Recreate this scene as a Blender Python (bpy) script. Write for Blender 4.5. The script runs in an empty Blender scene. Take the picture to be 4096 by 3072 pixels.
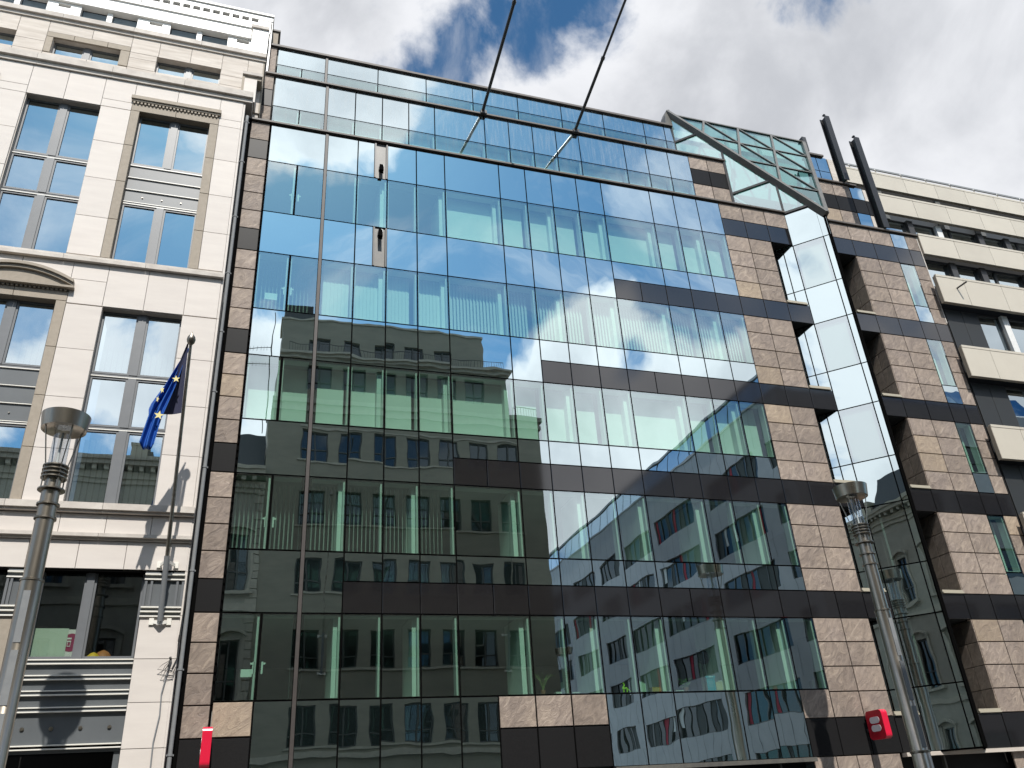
import bpy, bmesh, math, random
from mathutils import Vector, Matrix
import numpy as np
R_ = random.Random(7)
scene = bpy.context.scene
COL = scene.collection

# ------------------------------------------------------------------ camera
YAW, PITCH, ROLL = map(math.radians, (19.37881228, 27.96770655, -3.9567176))
CAM = Vector((0, -21.5, 1.6))
fw = Vector((math.sin(YAW)*math.cos(PITCH), math.cos(YAW)*math.cos(PITCH), math.sin(PITCH)))
rt = Vector((math.cos(YAW), -math.sin(YAW), 0)); up = rt.cross(fw)
r2 = rt*math.cos(ROLL)+up*math.sin(ROLL); u2 = -rt*math.sin(ROLL)+up*math.cos(ROLL)
cam = bpy.data.cameras.new('camera'); cam.sensor_width = 36; cam.lens = 3321.61/4096*36
cam.clip_start = .1; cam.clip_end = 3000
co = bpy.data.objects.new('camera', cam); COL.objects.link(co)
M = Matrix.Identity(4)
for i, v in enumerate((r2, u2, -fw)):
    for j in range(3): M[j][i] = v[j]
M.translation = CAM; co.matrix_world = M; scene.camera = co

# ------------------------------------------------------------------ sun, sky
SUN = Vector((-.065, -1, 1.25)).normalized()
sl = bpy.data.lights.new('sun', 'SUN'); sl.energy = 5.0; sl.angle = math.radians(.53); sl.color = (1, .955, .89)
so = bpy.data.objects.new('sun', sl); COL.objects.link(so); so.location = (0, -30, 60)
so.rotation_euler = SUN.to_track_quat('Z', 'Y').to_euler()
W = bpy.data.worlds.new('World'); scene.world = W; W.use_nodes = True
nt = W.node_tree; nt.nodes.clear()
def N(t, **k):
    n = nt.nodes.new(t)
    for a, b in k.items(): setattr(n, a, b)
    return n
def math_(op, a, b=None, clamp=False):
    n = N('ShaderNodeMath', operation=op, use_clamp=clamp)
    for i, v in enumerate((a, b)):
        if v is None: continue
        if isinstance(v, (int, float)): n.inputs[i].default_value = v
        else: nt.links.new(v, n.inputs[i])
    return n.outputs[0]
SKY_STR = .12
out = N('ShaderNodeOutputWorld'); bg = N('ShaderNodeBackground'); bg.inputs['Strength'].default_value = SKY_STR
nt.links.new(bg.outputs[0], out.inputs[0])
sky = N('ShaderNodeTexSky', sky_type='NISHITA'); sky.sun_disc = False
sky.sun_elevation = math.asin(SUN.z); sky.sun_rotation = math.pi+.065
sky.air_density = 1.0; sky.dust_density = .6; sky.ozone_density = 2.5
tc = N('ShaderNodeTexCoord')
def noise(scale, detail, rough, dist=0, off=(0, 0, 0)):
    m = N('ShaderNodeMapping'); m.inputs['Location'].default_value = off
    nt.links.new(tc.outputs['Generated'], m.inputs['Vector'])
    n = N('ShaderNodeTexNoise'); n.inputs['Scale'].default_value = scale; n.inputs['Detail'].default_value = detail
    n.inputs['Roughness'].default_value = rough; n.inputs['Distortion'].default_value = dist
    nt.links.new(m.outputs[0], n.inputs['Vector']); return n.outputs['Fac']
n1 = noise(5.0, 10, .58, .25, (3.1, .7, 1.9))
n2 = noise(3.6, 7, .55, .4, (1, 5, 2))
# broad cloud banks and openings: (direction, radius in degrees, weight)
BANKS = [((.156, .613, .775), 6.5, -.33), ((.215, .644, .734), 4.5, -.2), ((.293, .548, .784), 4, -.30), ((.12, .66, .74), 4, -.08), ((.52, .42, .74), 4, -.22),
  ((.44, .60, .66), 27, .36), ((.62, .58, .53), 12, .16), ((.0, .62, .78), 8, .26), ((.08, .60, .79), 4, .1),
  ((.163, -.712, .683), 8, .07), ((.026, -.747, .665), 8, .20), ((.03, -.66, .75), 6, .25), ((.075, -.791, .608), 7, -.2), ((.193, -.789, .583), 8, -.3), ((.02, -.81, .58), 5, -.2),
  ((.375, -.669, .641), 11, -.34), ((.48, -.633, .606), 9, -.28), ((.354, -.762, .542), 4.5, .16), ((.478, -.727, .494), 7.5, .22),
  ((.30, -.811, .49), 4, .10), ((.424, -.813, .399), 9, .36), ((.0, -.856, .518), 4.5, .30), ((.003, -.893, .45), 4.5, .34),
  ((-.004, -.923, .384), 3.5, -.36), ((.36, -.875, .325), 7, .34), ((-.124, -.872, .474), 5, .34), ((-.233, -.847, .477), 5, .34),
  ((-.119, -.909, .40), 3, .20), ((-.24, -.783, .573), 9, -.3), ((-.137, -.798, .587), 7, -.26), ((.41, -.774, .482), 1.8, -.35),
  ((-.15, -.908, .37), 3.4, -.3), ((.69, -.581, .433), 10, .25), ((-.615, -.61, .50), 12, .32), ((-.59, -.575, .57), 4, -.15)]
cov = None
for d, r, w in BANKS:
    dv = N('ShaderNodeVectorMath', operation='DOT_PRODUCT'); nt.links.new(tc.outputs['Generated'], dv.inputs[0])
    dv.inputs[1].default_value = Vector(d).normalized()
    mr = N('ShaderNodeMapRange', interpolation_type='SMOOTHSTEP')
    nt.links.new(dv.outputs['Value'], mr.inputs['Value'])
    mr.inputs['From Min'].default_value = math.cos(math.radians(r*1.45)); mr.inputs['From Max'].default_value = math.cos(math.radians(r*.35))
    mr.inputs['To Min'].default_value = 0; mr.inputs['To Max'].default_value = w
    cov = mr.outputs[0] if cov is None else math_('ADD', cov, mr.outputs[0])
tot = math_('ADD', math_('MULTIPLY', math_('SUBTRACT', n1, .5), 1.7), math_('ADD', cov, .5))
cf = N('ShaderNodeMapRange', interpolation_type='SMOOTHSTEP'); nt.links.new(tot, cf.inputs['Value'])
cf.inputs['From Min'].default_value = .43; cf.inputs['From Max'].default_value = .68
thick = N('ShaderNodeMapRange', interpolation_type='SMOOTHSTEP'); nt.links.new(math_('ADD', math_('MULTIPLY', tot, .5), math_('MULTIPLY', math_('SUBTRACT', n2, .5), 2.0)), thick.inputs['Value'])
thick.inputs['From Min'].default_value = .22; thick.inputs['From Max'].default_value = .90
cc = N('ShaderNodeMix', data_type='RGBA'); nt.links.new(thick.outputs[0], cc.inputs[0])
K = 1/SKY_STR
cc.inputs[6].default_value = (.84*K, .85*K, .88*K, 1); cc.inputs[7].default_value = (.53*K, .545*K, .58*K, 1)
# clouds scatter forward: brighter on the sun's side of the sky
sd_ = N('ShaderNodeVectorMath', operation='DOT_PRODUCT'); nt.links.new(tc.outputs['Generated'], sd_.inputs[0]); sd_.inputs[1].default_value = SUN
sm = N('ShaderNodeMapRange', interpolation_type='SMOOTHSTEP'); nt.links.new(sd_.outputs['Value'], sm.inputs['Value'])
sm.inputs['From Min'].default_value = .35; sm.inputs['From Max'].default_value = 1; sm.inputs['To Min'].default_value = 1; sm.inputs['To Max'].default_value = 1.75
cs = N('ShaderNodeVectorMath', operation='SCALE'); nt.links.new(cc.outputs[2], cs.inputs[0]); nt.links.new(sm.outputs[0], cs.inputs['Scale'])
mx = N('ShaderNodeMix', data_type='RGBA'); # thin high veil between the banks
n3 = noise(2.6, 9, .62, 1.2, (7, 2, 4)); vl = N('ShaderNodeMapRange', interpolation_type='SMOOTHSTEP'); nt.links.new(n3, vl.inputs['Value'])
vl.inputs['From Min'].default_value = .44; vl.inputs['From Max'].default_value = .70; vl.inputs['To Max'].default_value = .50
nt.links.new(math_('MULTIPLY', math_('MAXIMUM', cf.outputs[0], vl.outputs[0]), .97), mx.inputs[0])
tint = N('ShaderNodeMix', data_type='RGBA', blend_type='MULTIPLY'); tint.inputs[0].default_value = 1; tint.inputs[7].default_value = (.52, .90, 1.04, 1)
nt.links.new(sky.outputs[0], tint.inputs[6]); nt.links.new(tint.outputs[2], mx.inputs[6]); nt.links.new(cs.outputs[0], mx.inputs[7])
nt.links.new(mx.outputs[2], bg.inputs['Color'])
scene.view_settings.view_transform = 'Standard'; scene.view_settings.look = 'None'
scene.view_settings.exposure = 0.15; scene.view_settings.gamma = 1
try: scene.view_settings.use_curve_mapping = False
except Exception: pass
scene.render.engine = 'CYCLES'
cy = scene.cycles
cy.max_bounces = 9; cy.glossy_bounces = 4; cy.transmission_bounces = 4; cy.transparent_max_bounces = 14; cy.diffuse_bounces = 3
cy.caustics_reflective = False; cy.caustics_refractive = False; cy.sample_clamp_indirect = 6

# ------------------------------------------------------------------ materials
def mat(name, col, rough=.6, metal=0, spec=.5, var=0, nscale=4, ncol=None, bump=0, bscale=30, stretch=None, rnd=.0, rvar=0):
    """principled with object-space noise that runs between col and ncol, a tone of its own per object (rnd) and a fine bump"""
    m = bpy.data.materials.new(name); m.use_nodes = True; t = m.node_tree; L = t.links.new
    b = t.nodes['Principled BSDF']; b.inputs['Roughness'].default_value = rough; b.inputs['Metallic'].default_value = metal
    b.inputs['Specular IOR Level'].default_value = spec; b.inputs['Base Color'].default_value = (*col, 1)
    if ncol or rnd or bump:
        c = t.nodes.new('ShaderNodeTexCoord'); oi = t.nodes.new('ShaderNodeObjectInfo')
        sc = t.nodes.new('ShaderNodeVectorMath'); sc.operation = 'SCALE'; sc.inputs[0].default_value = (37, 91, 53); L(oi.outputs['Random'], sc.inputs['Scale'])
        ad = t.nodes.new('ShaderNodeVectorMath'); ad.operation = 'ADD'; L(c.outputs['Object'], ad.inputs[0]); L(sc.outputs[0], ad.inputs[1])
        mp = t.nodes.new('ShaderNodeMapping'); L(ad.outputs[0], mp.inputs['Vector'])
        if stretch: mp.inputs['Scale'].default_value = stretch[0]; mp.inputs['Rotation'].default_value = stretch[1]
        n = t.nodes.new('ShaderNodeTexNoise'); n.inputs['Scale'].default_value = nscale; n.inputs['Detail'].default_value = 8; n.inputs['Roughness'].default_value = .62
        L(mp.outputs[0], n.inputs['Vector'])
        mr = t.nodes.new('ShaderNodeMapRange'); mr.inputs['From Min'].default_value = .35; mr.inputs['From Max'].default_value = .65; L(n.outputs['Fac'], mr.inputs['Value'])
        mix = t.nodes.new('ShaderNodeMix'); mix.data_type = 'RGBA'; mix.inputs[6].default_value = (*col, 1); mix.inputs[7].default_value = (*(ncol or col), 1)
        L(mr.outputs[0], mix.inputs[0])
        hs = t.nodes.new('ShaderNodeHueSaturation'); L(mix.outputs[2], hs.inputs['Color'])
        v = t.nodes.new('ShaderNodeMapRange'); L(oi.outputs['Random'], v.inputs['Value']); v.inputs['To Min'].default_value = 1-rnd; v.inputs['To Max'].default_value = 1+rnd
        L(v.outputs[0], hs.inputs['Value']); L(hs.outputs[0], b.inputs['Base Color'])
        if rvar:
            rr = t.nodes.new('ShaderNodeMapRange'); L(n.outputs['Fac'], rr.inputs['Value']); rr.inputs['To Min'].default_value = max(.02, rough-rvar); rr.inputs['To Max'].default_value = rough+rvar
            L(rr.outputs[0], b.inputs['Roughness'])
        if bump:
            n3 = t.nodes.new('ShaderNodeTexNoise'); n3.inputs['Scale'].default_value = bscale; n3.inputs['Detail'].default_value = 6; L(mp.outputs[0], n3.inputs['Vector'])
            bp = t.nodes.new('ShaderNodeBump'); bp.inputs['Strength'].default_value = 1; bp.inputs['Distance'].default_value = bump; L(n3.outputs['Fac'], bp.inputs['Height']); L(bp.outputs[0], b.inputs['Normal'])
    return m

def slate(name, c1, c2, c3, s=1.0):
    """riven slate cladding: warped diagonal layers with cleft edges"""
    m = bpy.data.materials.new(name); m.use_nodes = True; t = m.node_tree; L = t.links.new
    b = t.nodes['Principled BSDF']; b.inputs['Roughness'].default_value = .62; b.inputs['Specular IOR Level'].default_value = .35
    c = t.nodes.new('ShaderNodeTexCoord'); oi = t.nodes.new('ShaderNodeObjectInfo')
    sc = t.nodes.new('ShaderNodeVectorMath'); sc.operation = 'SCALE'; sc.inputs[0].default_value = (37, 91, 53); L(oi.outputs['Random'], sc.inputs['Scale'])
    ad = t.nodes.new('ShaderNodeVectorMath'); ad.operation = 'ADD'; L(c.outputs['Object'], ad.inputs[0]); L(sc.outputs[0], ad.inputs[1])
    m0 = t.nodes.new('ShaderNodeMapping'); m0.inputs['Rotation'].default_value = (0, math.radians(48), 0); L(ad.outputs[0], m0.inputs['Vector'])
    mp = t.nodes.new('ShaderNodeMapping'); mp.inputs['Scale'].default_value = (1.0*s, 1, 2.3*s); L(m0.outputs[0], mp.inputs['Vector'])
    n = t.nodes.new('ShaderNodeTexNoise'); n.inputs['Scale'].default_value = 2.0; n.inputs['Detail'].default_value = 9; n.inputs['Roughness'].default_value = .66; n.inputs['Distortion'].default_value = 1.6
    L(mp.outputs[0], n.inputs['Vector'])
    cr = t.nodes.new('ShaderNodeValToRGB'); e = cr.color_ramp.elements; e[0].position = .34; e[0].color = (*c1, 1); e[1].position = .70; e[1].color = (*c3, 1)
    x = cr.color_ramp.elements.new(.53); x.color = (*c2, 1); L(n.outputs['Fac'], cr.inputs[0])
    ns = t.nodes.new('ShaderNodeTexNoise'); ns.inputs['Scale'].default_value = .9; ns.inputs['Detail'].default_value = 3; L(ad.outputs[0], ns.inputs['Vector'])
    mx = t.nodes.new('ShaderNodeMix'); mx.data_type = 'RGBA'; mx.blend_type = 'MULTIPLY'; mx.inputs[0].default_value = .55
    mr = t.nodes.new('ShaderNodeValToRGB'); mr.color_ramp.elements[0].position = .3; mr.color_ramp.elements[0].color = (.90, .86, .87, 1); mr.color_ramp.elements[1].position = .7; mr.color_ramp.elements[1].color = (1.08, 1.02, .93, 1)
    L(ns.outputs['Fac'], mr.inputs[0]); L(cr.outputs[0], mx.inputs[6]); L(mr.outputs[0], mx.inputs[7])
    hs = t.nodes.new('ShaderNodeHueSaturation'); L(mx.outputs[2], hs.inputs['Color'])
    v = t.nodes.new('ShaderNodeMapRange'); L(oi.outputs['Random'], v.inputs['Value']); v.inputs['To Min'].default_value = .84; v.inputs['To Max'].default_value = 1.14; L(v.outputs[0], hs.inputs['Value'])
    L(hs.outputs[0], b.inputs['Base Color'])
    # cleft relief: stepped noise
    st = t.nodes.new('ShaderNodeMath'); st.operation = 'MULTIPLY'; st.inputs[1].default_value = 6; L(n.outputs['Fac'], st.inputs[0])
    pp = t.nodes.new('ShaderNodeMath'); pp.operation = 'PINGPONG'; pp.inputs[1].default_value = 1; L(st.outputs[0], pp.inputs[0])
    bp = t.nodes.new('ShaderNodeBump'); bp.inputs['Strength'].default_value = .8; bp.inputs['Distance'].default_value = .008; L(pp.outputs[0], bp.inputs['Height']); L(bp.outputs[0], b.inputs['Normal'])
    return m

def glass(name, refl, rtint, trans=None, back=(.01, .016, .016), wave=.004, wscale=1.1, haze=.0, dirt=.0, edge=.97):
    """coated facade glass: mirror part plus either a dark back (spandrel) or a tinted clear part; slightly wavy like toughened panes"""
    m = bpy.data.materials.new(name); m.use_nodes = True; t = m.node_tree; L = t.links.new; t.nodes.clear()
    o = t.nodes.new('ShaderNodeOutputMaterial')
    c = t.nodes.new('ShaderNodeTexCoord'); oi = t.nodes.new('ShaderNodeObjectInfo')
    sc = t.nodes.new('ShaderNodeVectorMath'); sc.operation = 'SCALE'; sc.inputs[0].default_value = (37, 91, 53); L(oi.outputs['Random'], sc.inputs['Scale'])
    ad = t.nodes.new('ShaderNodeVectorMath'); ad.operation = 'ADD'; L(c.outputs['Object'], ad.inputs[0]); L(sc.outputs[0], ad.inputs[1])
    n = t.nodes.new('ShaderNodeTexNoise'); n.inputs['Scale'].default_value = wscale; n.inputs['Detail'].default_value = 1.0; n.inputs['Roughness'].default_value = .4; L(ad.outputs[0], n.inputs['Vector'])
    bp = t.nodes.new('ShaderNodeBump'); bp.inputs['Strength'].default_value = 1; bp.inputs['Distance'].default_value = wave; L(n.outputs['Fac'], bp.inputs['Height'])
    g = t.nodes.new('ShaderNodeBsdfGlossy'); g.inputs['Color'].default_value = (*rtint, 1); g.inputs['Roughness'].default_value = haze; L(bp.outputs[0], g.inputs['Normal'])
    lw = t.nodes.new('ShaderNodeLayerWeight'); lw.inputs['Blend'].default_value = .5
    pw = t.nodes.new('ShaderNodeMath'); pw.operation = 'POWER'; L(lw.outputs['Facing'], pw.inputs[0]); pw.inputs[1].default_value = 4
    fr = t.nodes.new('ShaderNodeMapRange'); L(pw.outputs[0], fr.inputs['Value']); fr.inputs['To Min'].default_value = refl; fr.inputs['To Max'].default_value = edge
    if trans:
        b = t.nodes.new('ShaderNodeBsdfTransparent'); b.inputs['Color'].default_value = (*trans, 1)
    else:
        b = t.nodes.new('ShaderNodeBsdfDiffuse'); b.inputs['Color'].default_value = (*back, 1)
    mx = t.nodes.new('ShaderNodeMixShader'); L(fr.outputs[0], mx.inputs[0]); L(b.outputs[0], mx.inputs[1]); L(g.outputs[0], mx.inputs[2])
    last = mx
    if dirt:
        mp = t.nodes.new('ShaderNodeMapping'); mp.inputs['Scale'].default_value = (9, 9, .7); L(ad.outputs[0], mp.inputs['Vector'])
        dn = t.nodes.new('ShaderNodeTexNoise'); dn.inputs['Scale'].default_value = 1.6; dn.inputs['Detail'].default_value = 6; L(mp.outputs[0], dn.inputs['Vector'])
        dr = t.nodes.new('ShaderNodeMapRange'); dr.inputs['From Min'].default_value = .47; dr.inputs['From Max'].default_value = .8; dr.inputs['To Max'].default_value = dirt; L(dn.outputs['Fac'], dr.inputs['Value'])
        dd = t.nodes.new('ShaderNodeBsdfDiffuse'); dd.inputs['Color'].default_value = (.5, .52, .52, 1)
        m2 = t.nodes.new('ShaderNodeMixShader'); L(dr.outputs[0], m2.inputs[0]); L(mx.outputs[0], m2.inputs[1]); L(dd.outputs[0], m2.inputs[2]); last = m2
    L(last.outputs[0], o.inputs[0]); return m
def clear(name, col):
    m = bpy.data.materials.new(name); m.use_nodes = True; t = m.node_tree; t.nodes.clear()
    o = t.nodes.new('ShaderNodeOutputMaterial'); b = t.nodes.new('ShaderNodeBsdfTransparent'); b.inputs[0].default_value = (*col, 1); t.links.new(b.outputs[0], o.inputs[0]); return m

MT = dict(
 white=mat('pale limestone', (.60, .555, .51), .7, ncol=(.555, .51, .47), nscale=1.6, rnd=.03, bump=.0015, bscale=60, stretch=((.5, 1, 3), (0, 0, 0))),
 beige=mat('weathered limestone', (.43, .38, .33), .75, ncol=(.57, .52, .465), nscale=2.2, rnd=.03, bump=.002, bscale=50, stretch=((.35, 1, 3.2), (0, 0, 0))),
 course=mat('stone course', (.56, .52, .47), .8, ncol=(.44, .40, .36), nscale=2.6, rnd=.06, bump=.003, bscale=30),
 brown=mat('brown stone', (.32, .275, .22), .75, ncol=(.28, .24, .19), nscale=9, rnd=.05, bump=.002, bscale=70),
 alu=mat('light painted metal', (.70, .70, .68), .4, ncol=(.62, .62, .6), nscale=2, rnd=.02),
 bead=mat('bright bead', (.72, .70, .64), .35),
 grey=mat('grey painted frame', (.125, .132, .14), .45, ncol=(.11, .117, .125), nscale=3),
 greypan=mat('grey metal panel', (.10, .11, .117), .45, ncol=(.085, .094, .10), nscale=1.3),
 black=mat('black rubber joint', (.004, .004, .004), .8, spec=.0),
 bronze=mat('bronze mullion', (.062, .054, .05), .5, spec=.3, ncol=(.048, .042, .04), nscale=5),
 ledge=mat('metal ledge capping', (.07, .062, .057), .6, ncol=(.10, .085, .073), nscale=3, bump=.001),
 slate=slate('riven slate', (.18, .148, .128), (.27, .224, .19), (.375, .315, .262)),
 slate2=slate('ochre slate', (.25, .20, .155), (.33, .268, .205), (.41, .335, .25)),
 granite=mat('polished dark granite', (.011, .0105, .0115), .06, ncol=(.016, .015, .016), nscale=40, spec=1.0, rnd=.12),
 granite2=mat('satin dark granite', (.011, .011, .0115), .42, ncol=(.016, .0155, .016), nscale=40, spec=.12, rnd=.12),
 mirror=glass('mirror spandrel glass', .67, (.85, .97, .99), None, (.010, .017, .017), .0028, 1.15),
 mirror_t=glass('weathered spandrel glass', .60, (.88, .98, 1.0), None, (.05, .075, .08), .0028, 1.1, 0, .22),
 vis=glass('vision glass', .43, (.85, .97, .99), (.66, .91, .79), wave=.0022, wscale=.9),
 vis_t=glass('weathered vision glass', .42, (.84, .97, .98), (.62, .86, .80), wave=.0022, wscale=.9, dirt=.12),
 visprow=glass('prow vision glass', .52, (.88, .97, 1.0), (.52, .68, .62), wave=.002),
 roofg=glass('roof glazing', .07, (.70, .97, 1.0), (.20, .47, .44), wave=.002),
 gableg=glass('gable glazing', .42, (.85, .97, 1.0), (.42, .70, .66), wave=.002),
 sill=mat('beige metal sill', (.36, .33, .26), .6),
 clearback=clear('pane back', (1, 1, 1)),
 win=glass('window glass', .55, (.85, .96, 1.0), (.34, .39, .38), wave=.0016, wscale=.8),
 winlow=glass('low window glass', .14, (.85, .95, 1.0), (.6, .66, .62), wave=.001),
 fin=mat('white reveal board', (.56, .58, .56), .6),
 blind=mat('pale blind', (.74, .78, .75), .8, rnd=.04),
 slab=mat('slab', (.32, .33, .32), .8), ceil=mat('ceiling', (.5, .52, .5), .8), back=mat('room wall', (.22, .23, .22), .9),
 steel=mat('dark painted steel', (.035, .034, .034), .4, ncol=(.05, .047, .045), nscale=4),
 steel2=mat('grey painted steel', (.085, .083, .078), .4, ncol=(.12, .115, .1), nscale=4),
 inox=mat('brushed stainless steel', (.43, .385, .32), .30, 1.0, ncol=(.30, .27, .23), nscale=3, rvar=.10, stretch=((1, 1, .25), (0, 0, 0))),
 inoxd=mat('tarnished stainless steel', (.34, .31, .27), .36, 1.0, ncol=(.16, .14, .11), nscale=7, rvar=.1),
 lampglass=glass('lamp tube glass', .10, (.95, .97, 1), (.80, .83, .86), wave=.0),
 lampwhite=mat('lamp diffuser', (.75, .75, .70), .5),
 panel=mat('champagne metal panel', (.50, .46, .385), .42, ncol=(.47, .43, .36), nscale=.8, rnd=.05),
 charcoal=mat('charcoal panel', (.022, .024, .025), .5, rnd=.05),
 dark=mat('dark void', (.006, .006, .006), .9),
 pipe=mat('zinc pipe', (.22, .23, .235), .7, spec=.25, ncol=(.19, .20, .21), nscale=6),
 red=mat('red enamel', (.62, .012, .045), .28, spec=.6),
 reddark=mat('red sign face', (.42, .008, .022), .45),
 signw=mat('translucent white', (.62, .58, .60), .35),
 blue=mat('blue flag cloth', (.014, .095, .40), .55, ncol=(.012, .075, .34), nscale=3, spec=.3),
 shaded_blue=mat('shaded flag cloth', (.05, .055, .11), .7),  # same blue cloth, darkened and greyed: the fold's shade is in the colour
 star=mat('flag star', (.66, .58, .24), .6),
 plant=mat('pale leaves', (.22, .24, .08), .6, ncol=(.12, .2, .05), nscale=8), green=mat('leaf green', (.06, .14, .04), .6, ncol=(.10, .2, .05), nscale=20),
 paper=mat('white paper', (.8, .82, .78), .8), carton=mat('cardboard', (.50, .34, .13), .8), cream=mat('cream box', (.55, .50, .33), .8),
 teal=mat('turquoise board', (.03, .33, .45), .6), lime=mat('lime plastic', (.45, .75, .05), .5), pot=mat('terracotta', (.3, .13, .06), .8),
 yellow=mat('yellow lampshade', (.75, .5, .03), .6), orange=mat('brown lampshade', (.42, .17, .05), .6), magenta=mat('magenta print', (.33, .015, .09), .7),
 board=mat('pale green board', (.55, .68, .55), .8),
 ostone=mat('grey stone facade', (.30, .285, .225), .85, ncol=(.25, .24, .19), nscale=1.2, bump=.002, stretch=((.6, 1, 1.8), (0, 0, 0))),
 otrim=mat('grey stone trim', (.46, .44, .36), .85, ncol=(.38, .36, .30), nscale=3),
 olight=mat('pale render', (.40, .39, .33), .85, ncol=(.34, .33, .28), nscale=2),
 oroof=mat('slate roof', (.05, .052, .055), .6), owhite=mat('white metal cladding', (.37, .385, .40), .5, ncol=(.32, .335, .35), nscale=.7),
 oglass=glass('office window glass', .08, (.8, .9, 1), None, (.008, .009, .009), .001, edge=.14),
 deep=mat('black steel', (.010, .010, .011), .45),
 oglassb=glass('penthouse glass', .5, (.6, .8, 1), None, (.01, .02, .04), .002),
 oblind=mat('grey window blind', (.06, .066, .066), .8), ored=mat('red curtain', (.4, .02, .05), .8),
 asphalt=mat('asphalt', (.05, .05, .052), .85, ncol=(.065, .064, .062), nscale=8, bump=.004, bscale=120),
 paving=mat('paving', (.26, .25, .23), .85, ncol=(.2, .19, .18), nscale=3, bump=.003), kerb=mat('kerb stone', (.22, .22, .23), .8), cable=mat('black cable', (.02, .018, .016), .6),
)

# ------------------------------------------------------------------ builders
class MB:
    def __init__(s): s.v = []; s.f = []; s.mi = []
    def add(s, vs, fs, mi=0):
        o = len(s.v); s.v += [tuple(v) for v in vs]; s.f += [tuple(i+o for i in f) for f in fs]; s.mi += [mi]*len(fs); return s
    def box(s, x0, x1, y0, y1, z0, z1, mi=0):
        x0, x1 = min(x0, x1), max(x0, x1); y0, y1 = min(y0, y1), max(y0, y1); z0, z1 = min(z0, z1), max(z0, z1)
        return s.add([(x0, y0, z0), (x1, y0, z0), (x1, y1, z0), (x0, y1, z0), (x0, y0, z1), (x1, y0, z1), (x1, y1, z1), (x0, y1, z1)],
                     [(0, 3, 2, 1), (4, 5, 6, 7), (0, 1, 5, 4), (2, 3, 7, 6), (1, 2, 6, 5), (3, 0, 4, 7)], mi)
    def prism(s, pts, vec, mi=0):
        """extrude polygon pts (3-D) by vec"""
        n = len(pts); vec = Vector(vec); a = [Vector(p) for p in pts]
        nrm = Vector((0, 0, 0))
        for i in range(n): nrm += a[i].cross(a[(i+1) % n])
        if nrm.dot(vec) > 0: a = a[::-1]
        b = [p+vec for p in a]
        return s.add(a+b, [tuple(range(n)), tuple(range(2*n-1, n-1, -1))]+[(i, i+n, (i+1) % n+n, (i+1) % n) for i in range(n)], mi)
    def lathe(s, prof, cx=0, cy=0, n=24, mi=0):
        """prof: list of (r, z) from bottom to top"""
        vs = []; fs = []
        for r, z in prof:
            for i in range(n):
                a = 2*math.pi*i/n; vs.append((cx+r*math.cos(a), cy+r*math.sin(a), z))
        for k in range(len(prof)-1):
            for i in range(n):
                j = (i+1) % n; fs.append((k*n+i, k*n+j, (k+1)*n+j, (k+1)*n+i))
        fs.append(tuple(range(n-1, -1, -1))); fs.append(tuple((len(prof)-1)*n+i for i in range(n)))
        return s.add(vs, fs, mi)
    def tube(s, pts, r, n=8, mi=0, r_end=None):
        pts = [Vector(p) for p in pts]; vs = []; fs = []; m = len(pts)
        for k, p in enumerate(pts):
            d = (pts[min(k+1, m-1)]-pts[max(k-1, 0)]).normalized()
            a = d.orthogonal().normalized() if k == 0 else (a-d*a.dot(d)).normalized()
            b = d.cross(a); rr = r if r_end is None else r+(r_end-r)*k/(m-1)
            for i in range(n):
                t = 2*math.pi*i/n; vs.append(p+a*rr*math.cos(t)+b*rr*math.sin(t))
        for k in range(m-1):
            for i in range(n):
                j = (i+1) % n; fs.append((k*n+i, k*n+j, (k+1)*n+j, (k+1)*n+i))
        fs.append(tuple(range(n-1, -1, -1))); fs.append(tuple((m-1)*n+i for i in range(n)))
        return s.add(vs, fs, mi)
    def bar(s, a, b, w, h, upv=(0, 0, 1)):
        """square bar from a to b"""
        a = Vector(a); b = Vector(b); d = (b-a).normalized(); u = Vector(upv); sd = d.cross(u).normalized(); u = sd.cross(d)
        q = [sd*w/2*i+u*h/2*j for i, j in ((-1, -1), (1, -1), (1, 1), (-1, 1))]
        return s.add([a+x for x in q]+[b+x for x in q], [(3, 2, 1, 0), (4, 5, 6, 7)]+[(i, (i+1) % 4, (i+1) % 4+4, i+4) for i in range(4)])
    def mesh(s, name, mats, smooth=False):
        me = bpy.data.meshes.new(name); me.from_pydata(s.v, [], s.f)
        for m in (mats if isinstance(mats, (list, tuple)) else [mats]): me.materials.append(m)
        if any(s.mi): me.polygons.foreach_set('material_index', s.mi)
        if smooth:
            me.polygons.foreach_set('use_smooth', [len(f) == 4 for f in s.f])
            try: me.set_sharp_from_angle(angle=math.radians(40))
            except Exception: pass
        me.update(); return me
    def build(s, name, m, parent=None, smooth=False, kind=None):
        return link(name, s.mesh(name, MT[m] if isinstance(m, str) else m, smooth), parent, kind=kind)
ORG = {}
def link(name, me, parent=None, loc=(0, 0, 0), rot=None, kind=None, label=None):
    """loc is in world coordinates; top-level empties carry no rotation"""
    o = bpy.data.objects.new(name, me); COL.objects.link(o)
    if parent is not None:
        o.parent = parent; o.location = Vector(loc)-ORG[parent.name]; ORG[o.name] = Vector(loc)
    else: o.location = loc; ORG[o.name] = Vector(loc)
    if rot: o.rotation_euler = rot
    if kind: o['kind'] = kind
    if label: o['label'] = label
    return o
def thing(name, label, cat, loc=(0, 0, 0), group=None):
    o = link(name, None, None, loc); o['label'] = label; o['category'] = cat
    if group: o['group'] = group
    return o
def tag(o, label, cat, group=None):
    o['label'] = label; o['category'] = cat
    if group: o['group'] = group
    return o
CACHE = {}
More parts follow.
